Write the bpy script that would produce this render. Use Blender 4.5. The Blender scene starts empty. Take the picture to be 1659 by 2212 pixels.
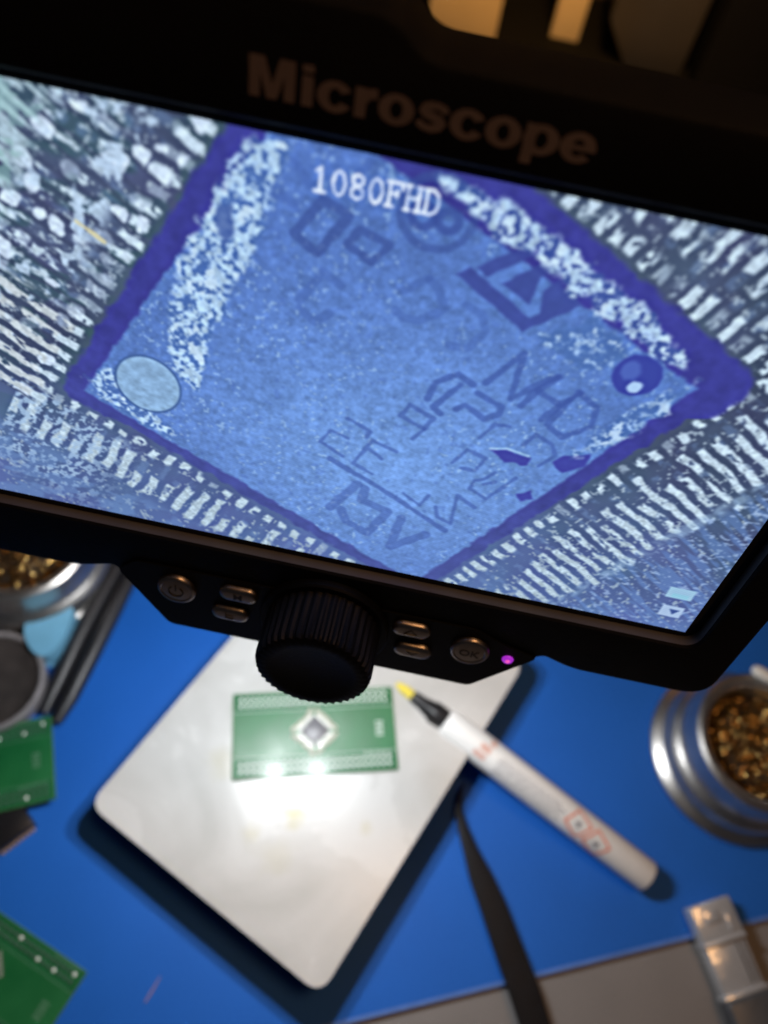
import bpy, bmesh, math, random
import numpy as np
from mathutils import Vector, Matrix

random.seed(7)
rng = np.random.default_rng(11)
S = bpy.context.scene
COL = S.collection
MM = 0.001

# ------------------------------------------------------------------ camera
PITCH = math.radians(30.0)               # off straight down
ROLL = math.atan(0.2095)
H0 = 353.0                               # mm above the mat
FPX = 1661.0                             # focal length in units of a 1659 px wide frame
ca, sa, cr, sr = math.cos(PITCH), math.sin(PITCH), math.cos(ROLL), math.sin(ROLL)
cam = bpy.data.cameras.new('camera')
cam.sensor_fit = 'HORIZONTAL'
cam.lens = 6.86
cam.sensor_width = 6.86 * 1659.0 / FPX
cam.clip_start = 0.005
cam.clip_end = 20
cam.dof.use_dof = True
cam.dof.focus_distance = 0.152
cam.dof.aperture_fstop = 2.5
camo = bpy.data.objects.new('camera', cam)
COL.objects.link(camo)
cx_ = Vector((cr, ca * sr, sa * sr))
cy_ = -Vector((sr, -ca * cr, -sa * cr))
cz_ = -Vector((0, sa, -ca))
camo.matrix_world = Matrix(((cx_.x, cy_.x, cz_.x, 0), (cx_.y, cy_.y, cz_.y, 0),
                            (cx_.z, cy_.z, cz_.z, H0 * MM), (0, 0, 0, 1)))
S.camera = camo

# ------------------------------------------------------------------ light
W = bpy.data.worlds.new('World')
S.world = W
W.use_nodes = True
W.node_tree.nodes['Background'].inputs[0].default_value = (0.55, 0.62, 0.8, 1)
W.node_tree.nodes['Background'].inputs[1].default_value = 0.02


def lamp(name, typ, loc, energy, color, **kw):
    d = bpy.data.lights.new(name, typ)
    d.energy = energy
    d.color = color
    for k, v in kw.items():
        setattr(d, k, v)
    o = bpy.data.objects.new(name, d)
    o.location = [c * MM for c in loc]
    COL.objects.link(o)
    return o


room = lamp('room_lamp', 'AREA', (190, 150, 900), 1.5, (1.0, 0.52, 0.21), size=0.22, shape='DISK')
room.rotation_euler = (Vector((0.05, 0.2, 0.0)) - room.location).to_track_quat('-Z', 'Y').to_euler()
back = lamp('shelf_lamp', 'SPOT', (70, 440, 430), 10.0, (1.0, 0.56, 0.18), spot_size=math.radians(70), spot_blend=0.8, shadow_soft_size=0.02)
back.rotation_euler = (Vector((0.045, 0.66, 0.07)) - back.location).to_track_quat('-Z', 'Y').to_euler()
LED_POS = [(-31, 82, 156), (-7, 88, 156)]          # the two LEDs beside the lens

vs = S.view_settings
vs.view_transform = 'Standard'
vs.look = 'None'
vs.exposure = 0.0
vs.gamma = 1.0
vs.use_curve_mapping = False
S.render.resolution_x = 768
S.render.resolution_y = 1024

# ------------------------------------------------------------------ pixel -> place
def ray(u, v):
    x, y = (u - 829.5) / FPX, (v - 1106.0) / FPX
    xp, yp = cr * x + sr * y, -sr * x + cr * y
    return np.array([xp, -ca * yp + sa, -(ca + sa * yp)])


CC = np.array([0, 0, H0])


def onz(u, v, z=0.0):
    r = ray(u, v)
    return CC + r * ((z - H0) / r[2])


TILT = math.radians(14.7)                # the display leans back
VV = np.array([0, math.sin(TILT), math.cos(TILT)])
NN = np.array([0, -math.cos(TILT), math.sin(TILT)])
OO = CC + np.array([-7.35, -ca * 12.2 + sa * 168, -(ca * 168 + sa * 12.2)]) + VV * 43   # centre of the screen


def ons(u, v, w=0.0):
    r = ray(u, v)
    p = CC + r * (((OO + NN * w - CC) @ NN) / (r @ NN)) - OO
    return np.array([p[0], p @ VV])


# ------------------------------------------------------------------ materials
def srgb(r, g, b):
    f = lambda c: (c / 255 / 12.92) if c / 255 <= 0.04045 else ((c / 255 + 0.055) / 1.055) ** 2.4
    return (f(r), f(g), f(b))


def mat(name, col, rough=0.5, metal=0.0, noise=0.0, nscale=200.0, col2=None, bump=0.0, bscale=600.0, coat=0.0,
        spec=0.5, trans=0.0, emit=None, estr=0.0, rvar=0.0):
    m = bpy.data.materials.new(name)
    m.use_nodes = True
    nt = m.node_tree
    b = nt.nodes['Principled BSDF']
    b.inputs['Base Color'].default_value = (*col, 1)
    b.inputs['Roughness'].default_value = rough
    b.inputs['Metallic'].default_value = metal
    b.inputs['Specular IOR Level'].default_value = spec
    b.inputs['Coat Weight'].default_value = coat
    b.inputs['Coat Roughness'].default_value = 0.16
    b.inputs['Transmission Weight'].default_value = trans
    if emit:
        b.inputs['Emission Color'].default_value = (*emit, 1)
        b.inputs['Emission Strength'].default_value = estr
    tc = nt.nodes.new('ShaderNodeTexCoord')
    if noise or col2 or rvar:
        n = nt.nodes.new('ShaderNodeTexNoise')
        n.inputs['Scale'].default_value = nscale
        n.inputs['Detail'].default_value = 5
        nt.links.new(tc.outputs['Object'], n.inputs['Vector'])
        r = nt.nodes.new('ShaderNodeValToRGB')
        r.color_ramp.elements[0].position = 0.3
        r.color_ramp.elements[1].position = 0.7
        c2 = col2 or tuple(c * (1 - noise) for c in col)
        r.color_ramp.elements[0].color = (*c2, 1)
        r.color_ramp.elements[1].color = (*col, 1)
        nt.links.new(n.outputs['Fac'], r.inputs['Fac'])
        nt.links.new(r.outputs['Color'], b.inputs['Base Color'])
        if rvar:
            mr = nt.nodes.new('ShaderNodeMapRange')
            mr.inputs['To Min'].default_value = max(0.02, rough - rvar)
            mr.inputs['To Max'].default_value = rough + rvar
            nt.links.new(n.outputs['Fac'], mr.inputs['Value'])
            nt.links.new(mr.outputs['Result'], b.inputs['Roughness'])
    if bump:
        n2 = nt.nodes.new('ShaderNodeTexNoise')
        n2.inputs['Scale'].default_value = bscale
        n2.inputs['Detail'].default_value = 4
        nt.links.new(tc.outputs['Object'], n2.inputs['Vector'])
        bp = nt.nodes.new('ShaderNodeBump')
        bp.inputs['Strength'].default_value = bump
        bp.inputs['Distance'].default_value = 0.0005
        nt.links.new(n2.outputs['Fac'], bp.inputs['Height'])
        nt.links.new(bp.outputs['Normal'], b.inputs['Normal'])
    return m


M = {}
M['case'] = mat('black_case_plastic', (0.0045, 0.0042, 0.0045), 0.6, spec=0.16, noise=0.2, nscale=90, bump=0.25, bscale=2500, rvar=0.06)
M['frame'] = mat('lit_recess_grey', (0.10, 0.095, 0.09), 0.6, spec=0.2, noise=0.2, nscale=90)  # case plastic made paler: lamplight on the recess wall put into the colour
M['panel'] = mat('black_panel', (0.0035, 0.0035, 0.004), 0.45, spec=0.16, noise=0.2, nscale=150, bump=0.1, bscale=3000)
M['knob'] = mat('black_knob_rubber', (0.004, 0.004, 0.005), 0.5, spec=0.15, noise=0.2, nscale=300, bump=0.2, bscale=2500)
M['glass'] = mat('black_glass', (0.004, 0.004, 0.006), 0.12, rvar=0.04, nscale=60)
M['letter'] = mat('pale_lettering', (0.30, 0.20, 0.145), 0.6, noise=0.15, nscale=400)
M['button'] = mat('button_metal', (0.42, 0.36, 0.31), 0.34, metal=1.0, noise=0.15, nscale=500, rvar=0.08)
M['icon'] = mat('button_icon', (0.035, 0.03, 0.028), 0.35, noise=0.1, nscale=500)
M['mat'] = mat('blue_silicone', (0.010, 0.122, 0.53), 0.55, spec=0.22, col2=(0.008, 0.108, 0.47), nscale=18, bump=0.12, bscale=1600, rvar=0.06)
M['desk'] = mat('grey_desk', (0.24, 0.225, 0.22), 0.55, spec=0.3, noise=0.12, nscale=25, bump=0.1, bscale=900)
M['rubber'] = mat('black_rubber', (0.012, 0.013, 0.016), 0.8, noise=0.2, nscale=120)
M['maskgreen'] = mat('green_solder_mask', (0.005, 0.135, 0.036), 0.42, noise=0.25, nscale=45, coat=0.1, rvar=0.2)
M['bandgreen'] = mat('green_pad_band', (0.008, 0.125, 0.040), 0.42, spec=0.35, noise=0.2, nscale=120, coat=0.12, rvar=0.08)
M['edgegreen'] = mat('board_edge', (0.10, 0.22, 0.07), 0.6, noise=0.2, nscale=300)
M['tin'] = mat('tinned_pad', (0.93, 0.93, 0.91), 0.3, metal=0.2, noise=0.1, nscale=900, rvar=0.08)
M['solder'] = mat('greyish_solder', (0.50, 0.49, 0.46), 0.4, metal=0.3, noise=0.2, nscale=900)
M['dulltin'] = mat('dull_tinned_pad', (0.06, 0.10, 0.08), 0.45, noise=0.3, nscale=900)
M['silk'] = mat('white_silkscreen', (0.55, 0.62, 0.56), 0.6, noise=0.15, nscale=500)
M['dimsilk'] = mat('faint_silkscreen', (0.09, 0.22, 0.13), 0.6, noise=0.15, nscale=500)
M['chip'] = mat('chip_epoxy', (0.15, 0.145, 0.16), 0.4, noise=0.3, nscale=500, rvar=0.1)
M['flux'] = mat('flux_residue', (0.46, 0.44, 0.36), 0.5, noise=0.3, nscale=900, bump=0.4, bscale=1500)
M['penwhite'] = mat('pen_white_plastic', (0.86, 0.85, 0.83), 0.34, noise=0.06, nscale=60, coat=0.2)
M['penend'] = mat('pen_cream_end', (0.80, 0.76, 0.69), 0.35, noise=0.05, nscale=60, coat=0.2)
M['blackpl'] = mat('black_plastic', (0.012, 0.012, 0.014), 0.35, spec=0.25, noise=0.2, nscale=200)
M['yellow'] = mat('yellow_felt', (0.82, 0.66, 0.08), 0.75, noise=0.25, nscale=700)
M['orange'] = mat('orange_print', (0.80, 0.22, 0.12), 0.5, noise=0.15, nscale=600)
M['palepr'] = mat('pale_pink_print', (0.80, 0.50, 0.42), 0.5, noise=0.15, nscale=600)
M['greypr'] = mat('grey_print', (0.24, 0.23, 0.26), 0.5, noise=0.2, nscale=600)
M['darkpr'] = mat('dark_print', (0.10, 0.11, 0.15), 0.5, noise=0.2, nscale=600)
M['tweez'] = mat('black_coated_steel', (0.010, 0.010, 0.012), 0.5, spec=0.12, noise=0.25, nscale=180, rvar=0.08)
M['steel'] = mat('spun_steel', (0.66, 0.63, 0.60), 0.36, metal=1.0, noise=0.12, nscale=60, rvar=0.06)
M['brass'] = mat('brass_wool', (0.60, 0.37, 0.12), 0.25, metal=1.0, noise=0.45, nscale=350, rvar=0.1)
M['dark'] = mat('dark_inside', (0.03, 0.02, 0.012), 0.8, noise=0.3, nscale=200)
M['cotton'] = mat('cotton', (0.80, 0.78, 0.72), 0.9, noise=0.12, nscale=500, bump=0.5, bscale=1500)
M['wood'] = mat('stick_wood', (0.62, 0.42, 0.28), 0.6, noise=0.25, nscale=300)
M['skyblue'] = mat('light_blue_plastic', (0.20, 0.50, 0.74), 0.3, noise=0.15, nscale=80, coat=0.3)
M['dishdark'] = mat('dark_brown_dish', (0.055, 0.045, 0.042), 0.55, noise=0.45, nscale=140)
M['dishrim'] = mat('grey_dish_rim', (0.30, 0.28, 0.29), 0.4, noise=0.2, nscale=140)
M['handle'] = mat('black_grip', (0.018, 0.018, 0.022), 0.42, noise=0.25, nscale=150)
M['chrome'] = mat('nickel_shell', (0.66, 0.67, 0.69), 0.22, metal=0.5, noise=0.1, nscale=120, bump=0.6, bscale=170, rvar=0.06)
M['overmold'] = mat('dark_grey_overmould', (0.075, 0.08, 0.09), 0.4, noise=0.2, nscale=220)
M['carton'] = mat('carton', (0.62, 0.44, 0.22), 0.7, noise=0.15, nscale=20)
M['cream'] = mat('cream_board', (0.72, 0.52, 0.27), 0.6, noise=0.12, nscale=25)
M['brown'] = mat('brown_panel', (0.036, 0.028, 0.021), 0.6, noise=0.25, nscale=25)
M['dkwood'] = mat('dark_wood', (0.07, 0.04, 0.022), 0.6, noise=0.35, nscale=30)
M['blackbox'] = mat('black_box', (0.003, 0.0025, 0.0022), 0.7, spec=0.1, noise=0.2, nscale=40)
M['tape'] = mat('packing_tape', (0.35, 0.22, 0.09), 0.35, noise=0.1, nscale=60)
M['led'] = mat('led_face', (0.9, 0.9, 0.9), 0.4, noise=0.02, emit=(0.93, 0.97, 1.0), estr=30)
M['ledpurple'] = mat('indicator', (0.5, 0.02, 0.5), 0.3, noise=0.05, emit=(0.42, 0.03, 0.72), estr=0.75)
M['ledred'] = mat('indicator_core', (0.8, 0.1, 0.4), 0.3, noise=0.05, emit=(1.0, 0.12, 0.55), estr=0.9)
M['lensglass'] = mat('lens_glass', (0.01, 0.01, 0.02), 0.05, rvar=0.02, nscale=50)
M['aluminium'] = mat('grey_aluminium', (0.35, 0.35, 0.36), 0.4, metal=1.0, noise=0.1, nscale=90)


def tile_material():
    m = bpy.data.materials.new('glazed_white_tile')
    m.use_nodes = True
    nt = m.node_tree
    N, L = nt.nodes, nt.links
    b = N['Principled BSDF']
    b.inputs['Roughness'].default_value = 0.3
    tc = N.new('ShaderNodeTexCoord')
    n = N.new('ShaderNodeTexNoise')
    n.inputs['Scale'].default_value = 22
    n.inputs['Detail'].default_value = 6
    n.inputs['Distortion'].default_value = 0.8
    L.new(tc.outputs['Object'], n.inputs['Vector'])
    r = N.new('ShaderNodeValToRGB')
    r.color_ramp.elements[0].position = 0.3
    r.color_ramp.elements[0].color = (0.42, 0.41, 0.39, 1)
    r.color_ramp.elements[1].position = 0.62
    r.color_ramp.elements[1].color = (0.56, 0.55, 0.535, 1)
    L.new(n.outputs['Fac'], r.inputs['Fac'])
    # yellow-brown flux stains, a few spots with their own ragged outline
    prev = r.outputs['Color']
    n2 = N.new('ShaderNodeTexNoise')
    n2.inputs['Scale'].default_value = 150
    n2.inputs['Detail'].default_value = 4
    L.new(tc.outputs['Object'], n2.inputs['Vector'])
    for (px, py, rad, amt) in ((632, 1760, 7.0, 0.75), (600, 1735, 6, 0.3), (540, 1800, 5, 0.3), (480, 1650, 9, 0.22),
                               (790, 1790, 4, 0.3), (600, 1850, 10, 0.16)):
        p = onz(px, py, TILE_Z)
        d = N.new('ShaderNodeVectorMath')
        d.operation = 'DISTANCE'
        L.new(tc.outputs['Object'], d.inputs[0])
        d.inputs[1].default_value = (p[0] * MM, p[1] * MM, TILE_Z * MM)
        add = N.new('ShaderNodeMath')
        add.operation = 'MULTIPLY_ADD'
        L.new(n2.outputs['Fac'], add.inputs[0])
        add.inputs[1].default_value = 2.0 * rad * MM
        L.new(d.outputs['Value'], add.inputs[2])
        mr = N.new('ShaderNodeMapRange')
        mr.inputs['From Min'].default_value = rad * 1.0 * MM
        mr.inputs['From Max'].default_value = rad * 1.9 * MM
        mr.inputs['To Min'].default_value = amt
        mr.inputs['To Max'].default_value = 0
        L.new(add.outputs['Value'], mr.inputs['Value'])
        mx = N.new('ShaderNodeMix')
        mx.data_type = 'RGBA'
        L.new(mr.outputs['Result'], mx.inputs['Factor'])
        L.new(prev, mx.inputs['A'])
        mx.inputs['B'].default_value = (0.42, 0.36, 0.14, 1)
        prev = mx.outputs['Result']
    L.new(prev, b.inputs['Base Color'])
    mr = N.new('ShaderNodeMapRange')
    mr.inputs['To Min'].default_value = 0.16
    mr.inputs['To Max'].default_value = 0.36
    L.new(n.outputs['Fac'], mr.inputs['Value'])
    L.new(mr.outputs['Result'], b.inputs['Roughness'])
    bp = N.new('ShaderNodeBump')
    bp.inputs['Strength'].default_value = 0.15
    bp.inputs['Distance'].default_value = 0.0006
    L.new(n2.outputs['Fac'], bp.inputs['Height'])
    L.new(bp.outputs['Normal'], b.inputs['Normal'])
    return m


TILE_Z = 24.0
M['tile'] = tile_material()


# ------------------------------------------------------------------ mesh helpers (all in mm)
WM = {}                                   # world matrix of everything built so far


def new_obj(name, me, m, parent=None, mw=None, smooth=False):
    o = bpy.data.objects.new(name, me)
    COL.objects.link(o)
    if m is not None and len(me.materials) == 0:
        me.materials.append(m)
    if smooth:
        me.shade_smooth()
        try:
            me.set_sharp_from_angle(angle=math.radians(38))
        except Exception:
            pass
    mw = mw if mw is not None else Matrix()
    if parent is not None:
        o.parent = parent
        o.matrix_local = WM[parent.name].inverted() @ mw
    else:
        o.matrix_world = mw
    WM[o.name] = mw.copy()
    return o


def obj(name, bm, m, parent=None, mw=None, smooth=True, bevel=0.0, seg=2):
    if bevel:
        es = [e for e in bm.edges if len(e.link_faces) == 2 and e.calc_face_angle(0) > math.radians(35)]
        bmesh.ops.bevel(bm, geom=es, offset=bevel, segments=seg, profile=0.5, affect='EDGES', clamp_overlap=True)
    bmesh.ops.recalc_face_normals(bm, faces=bm.faces)
    bmesh.ops.scale(bm, vec=(MM, MM, MM), verts=bm.verts)
    me = bpy.data.meshes.new(name)
    bm.to_mesh(me)
    bm.free()
    return new_obj(name, me, m, parent, mw, smooth)


def thing(name, label, cat, loc, group=None, rot=None):
    o = bpy.data.objects.new(name, None)
    COL.objects.link(o)
    o.empty_display_size = 0.01
    mw = Matrix.Translation(Vector(loc) * MM)
    if rot is not None:
        mw = mw @ rot
    o.matrix_world = mw
    WM[o.name] = mw.copy()
    tag(o, label, cat, group)
    return o


def tag(o, label, cat, group=None):
    o['label'] = label
    o['category'] = cat
    if group:
        o['group'] = group


def add_box(bm, c, s, rz=0.0, mtx=None):
    r = bmesh.ops.create_cube(bm, size=1.0)
    mt = Matrix.Translation(c) @ Matrix.Rotation(rz, 4, 'Z') @ Matrix.Diagonal((*s, 1))
    if mtx is not None:
        mt = mtx @ mt
    bmesh.ops.transform(bm, matrix=mt, verts=r['verts'])
    return r['verts']


def add_prism(bm, pts, z0, z1, mtx=None):
    lo = [bm.verts.new((p[0], p[1], z0)) for p in pts]
    hi = [bm.verts.new((p[0], p[1], z1)) for p in pts]
    n = len(pts)
    bm.faces.new(hi)
    bm.faces.new(lo[::-1])
    for i in range(n):
        j = (i + 1) % n
        bm.faces.new((lo[i], lo[j], hi[j], hi[i]))
    if mtx is not None:
        bmesh.ops.transform(bm, matrix=mtx, verts=lo + hi)


def add_lathe(bm, prof, seg=64, mtx=None, ribs=None):
    rings = []
    vs_ = []
    for k, (r, z) in enumerate(prof):
        if r < 1e-6:
            v = bm.verts.new((0, 0, z))
            rings.append([v])
            vs_.append(v)
        else:
            ring = []
            for i in range(seg):
                a = 2 * math.pi * i / seg
                rr = r
                if ribs and k in ribs[1]:
                    rr = r - (ribs[0] if (i // 2) % 2 else 0.0)
                ring.append(bm.verts.new((rr * math.cos(a), rr * math.sin(a), z)))
            rings.append(ring)
            vs_ += ring
    for a, b in zip(rings[:-1], rings[1:]):
        if len(a) == 1 and len(b) == 1:
            continue
        for i in range(seg):
            j = (i + 1) % seg
            if len(a) == 1:
                bm.faces.new((a[0], b[i], b[j]))
            elif len(b) == 1:
                bm.faces.new((a[i], a[j], b[0]))
            else:
                bm.faces.new((a[i], a[j], b[j], b[i]))
    if mtx is not None:
        bmesh.ops.transform(bm, matrix=mtx, verts=vs_)


def add_tube(bm, pts, rad, seg=10, flat=None, cap=True):
    """tube along pts; rad is a number or a list; flat=(sx, sz) squashes the cross-section"""
    pts = [Vector(p) for p in pts]
    rads = rad if isinstance(rad, (list, tuple)) else [rad] * len(pts)
    rings = []
    prev = None
    for i, p in enumerate(pts):
        t = (pts[min(i + 1, len(pts) - 1)] - pts[max(i - 1, 0)]).normalized()
        up = Vector((0, 0, 1)) if abs(t.z) < 0.9 else Vector((0, 1, 0))
        if prev is not None:
            side = (prev - t * prev.dot(t)).normalized()
        else:
            side = t.cross(up).normalized()
        prev = side
        nrm = side.cross(t).normalized()
        sx, sz = flat or (1, 1)
        ring = []
        for k in range(seg):
            a = 2 * math.pi * k / seg
            ring.append(bm.verts.new(p + side * (math.cos(a) * rads[i] * sx) + nrm * (math.sin(a) * rads[i] * sz)))
        rings.append(ring)
    for a, b in zip(rings[:-1], rings[1:]):
        for k in range(seg):
            j = (k + 1) % seg
            bm.faces.new((a[k], a[j], b[j], b[k]))
    if cap:
        bm.faces.new(rings[0][::-1])
        bm.faces.new(rings[-1])


def rounded(pts, rad, n=5):
    """round the corners of a polygon; rad a number or a list"""
    out = []
    k = len(pts)
    for i in range(k):
        p0, p, p1 = Vector(pts[i - 1]), Vector(pts[i]), Vector(pts[(i + 1) % k])
        r = rad[i] if isinstance(rad, (list, tuple)) else rad
        if r <= 0:
            out.append(tuple(p))
            continue
        a, b = (p0 - p).normalized(), (p1 - p).normalized()
        d = min(r, (p0 - p).length * 0.45, (p1 - p).length * 0.45)
        A, B = p + a * d, p + b * d
        for j in range(n + 1):
            t = j / n
            q = A * (1 - t) ** 2 + p * 2 * t * (1 - t) + B * t * t
            out.append((q.x, q.y))
    return out


def inset(pts, d):
    out = []
    n = len(pts)
    area = sum(pts[i][0] * pts[(i + 1) % n][1] - pts[(i + 1) % n][0] * pts[i][1] for i in range(n))
    sgn = 1 if area > 0 else -1
    for i in range(n):
        p0, p, p1 = Vector(pts[i - 1]), Vector(pts[i]), Vector(pts[(i + 1) % n])
        e = (p1 - p0)
        nrm = Vector((-e.y, e.x)).normalized() * sgn
        out.append((p.x + nrm.x * d, p.y + nrm.y * d))
    return out


def text_mesh(name, body, size, m, parent, mw, extrude=0.05, offset=0.0, spacing=1.0, width=None, center=True):
    c = bpy.data.curves.new(name, 'FONT')
    c.body = body
    c.size = size * MM
    c.extrude = extrude * MM
    c.offset = offset * MM
    c.space_character = spacing
    c.resolution_u = 4
    t = bpy.data.objects.new('tmp_text', c)
    COL.objects.link(t)
    dg = bpy.context.evaluated_depsgraph_get()
    dg.update()
    me = bpy.data.meshes.new_from_object(t.evaluated_get(dg))
    bpy.data.objects.remove(t)
    me.name = name
    xs = np.empty(len(me.vertices) * 3)
    me.vertices.foreach_get('co', xs)
    xs = xs.reshape(-1, 3)
    lo, hi = xs.min(0), xs.max(0)
    sx = (width * MM / (hi[0] - lo[0])) if width else 1.0
    xs[:, 0] = (xs[:, 0] - (lo[0] + hi[0]) / 2) * sx
    if center:
        xs[:, 1] -= (lo[1] + hi[1]) / 2
    me.vertices.foreach_set('co', xs.ravel())
    me.update()
    me.materials.clear()
    return new_obj(name, me, m, parent, mw)


I4 = Matrix()

# ================================================================== the setting
bm = bmesh.new()
add_box(bm, (0, 350, -12.5), (1300, 1500, 20))
desk = obj('desk', bm, M['desk'], bevel=1.0)
desk['kind'] = 'structure'
DESK_Z = -2.5

# ------------------------------------------------------------------ blue mat (front edge runs slanting under the tools)
e0 = onz(905, 2172, 0)
e1 = onz(1659, 1985, 0)
dirx = Vector((e1[0] - e0[0], e1[1] - e0[1])).normalized()
diry = Vector((-dirx.y, dirx.x))
E0 = Vector((e0[0], e0[1]))
mat_pts = [E0 - dirx * 330, E0 + dirx * 260, E0 + dirx * 260 + diry * 330, E0 - dirx * 330 + diry * 330]
bm = bmesh.new()
add_prism(bm, rounded([tuple(p) for p in mat_pts], 6), DESK_Z + 0.05, 0)
o = obj('silicone_mat', bm, M['mat'], bevel=0.7, seg=3)
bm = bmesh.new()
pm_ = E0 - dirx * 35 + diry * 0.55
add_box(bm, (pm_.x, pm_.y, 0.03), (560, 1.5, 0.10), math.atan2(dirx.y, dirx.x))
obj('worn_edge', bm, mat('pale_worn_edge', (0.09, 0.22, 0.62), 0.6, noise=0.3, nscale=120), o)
tag(o, 'bright blue silicone work mat with a straight edge over the grey desk', 'mat')

# ------------------------------------------------------------------ white tile on a dark rubber block
TA = onz(192, 1738, TILE_Z)[:2]
TB = onz(692, 2150, TILE_Z)[:2]
TA, TB = Vector(TA), Vector(TB)
tx = (TB - TA).normalized()
ty = Vector((-tx.y, tx.x))
TL = 154.0
tile_poly = [TA, TB, TB + ty * TL, TA + ty * TL]
cen = sum(tile_poly, Vector((0, 0))) / 4
tl = thing('ceramic_tile', 'white glazed ceramic tile slab set askew on the blue mat', 'tile', (cen.x, cen.y, 0))
bm = bmesh.new()
add_prism(bm, rounded([tuple(p) for p in tile_poly], 7, 6), TILE_Z - 7.0, TILE_Z)
obj('slab', bm, M['tile'], tl, bevel=1.0, seg=3)
bm = bmesh.new()
add_prism(bm, inset(rounded([tuple(p) for p in tile_poly], 7, 6), 3.0), 0.02, TILE_Z - 7.02)
obj('rubber_base', bm, M['rubber'], tl, bevel=0.5)

# ================================================================== digital microscope
SM = Matrix(((1, 0, 0, OO[0] * MM), (0, VV[1], NN[1], OO[1] * MM), (0, VV[2], NN[2], OO[2] * MM), (0, 0, 0, 1)))
scope = thing('digital_microscope', 'black desktop digital microscope with a bright blue magnified view on its screen',
              'microscope', (-7, 212, 0))


def SL(u, v, w=0.0, rot=0.0):
    return SM @ Matrix.Translation(Vector((u, v, w)) * MM) @ Matrix.Rotation(rot, 4, 'Z')


FW = 2.6
outer = rounded([(-89.5, -61.6), (-60.5, -61.6), (-51, -58.2), (-38.9, -76.6), (36.5, -76.6), (50, -58.8), (57.5, -61.6), (89.5, -61.6),
                 (89.5, 56.3), (1.0, 56.3), (-3.5, 60.5), (-52, 60.5), (-57, 56.3), (-89.5, 56.3)],
                [7, 6, 1.5, 2.5, 2.5, 1.5, 4, 7, 7, 3, 4, 4, 3, 7], 6)
hole = rounded([(-80, -45.0), (80, -45.0), (80, 45.0), (-80, 45.0)], 4.0, 6)
bm = bmesh.new()


def loop(pts, w):
    vs_ = [bm.verts.new((p[0], p[1], w)) for p in pts]
    es = [bm.edges.new((vs_[i], vs_[(i + 1) % len(vs_)])) for i in range(len(vs_))]
    return vs_, es


def bridge(a, b):
    for i in range(len(a)):
        j = (i + 1) % len(a)
        bm.faces.new((a[i], a[j], b[j], b[i]))


of, oe = loop(inset(outer, 0.9), FW)
om, _ = loop(inset(outer, 0.25), FW - 0.3)
oo, _ = loop(outer, FW - 0.95)
ob, _ = loop(outer, -15)
o2, o2e = loop(inset(outer, 3.0), -18)
hf, he = loop(inset(hole, -0.5), FW)
hm, _ = loop(hole, FW - 0.5)
hb, hbe = loop(hole, -0.4)
bmesh.ops.triangle_fill(bm, use_beauty=True, edges=oe + he)
bridge(of, om)
bridge(om, oo)
bridge(oo, ob)
bridge(ob, o2)
bridge(hf, hm)
bmesh.ops.triangle_fill(bm, use_beauty=True, edges=o2e)
obj('bezel_body', bm, M['case'], scope, SM)

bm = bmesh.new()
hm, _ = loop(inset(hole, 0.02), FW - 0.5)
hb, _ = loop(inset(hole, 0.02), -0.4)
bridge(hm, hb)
obj('lit_recess_wall', bm, M['frame'], scope, SM)  # wall of the bezel recess, split off to carry its painted lit tone

bm = bmesh.new()
add_prism(bm, rounded([(-79.9, -44.9), (79.9, -44.9), (79.9, 44.9), (-79.9, 44.9)], 4.0, 4), -1.4, -0.25)
scr = obj('screen', bm, M['glass'], scope, SM)


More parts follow.
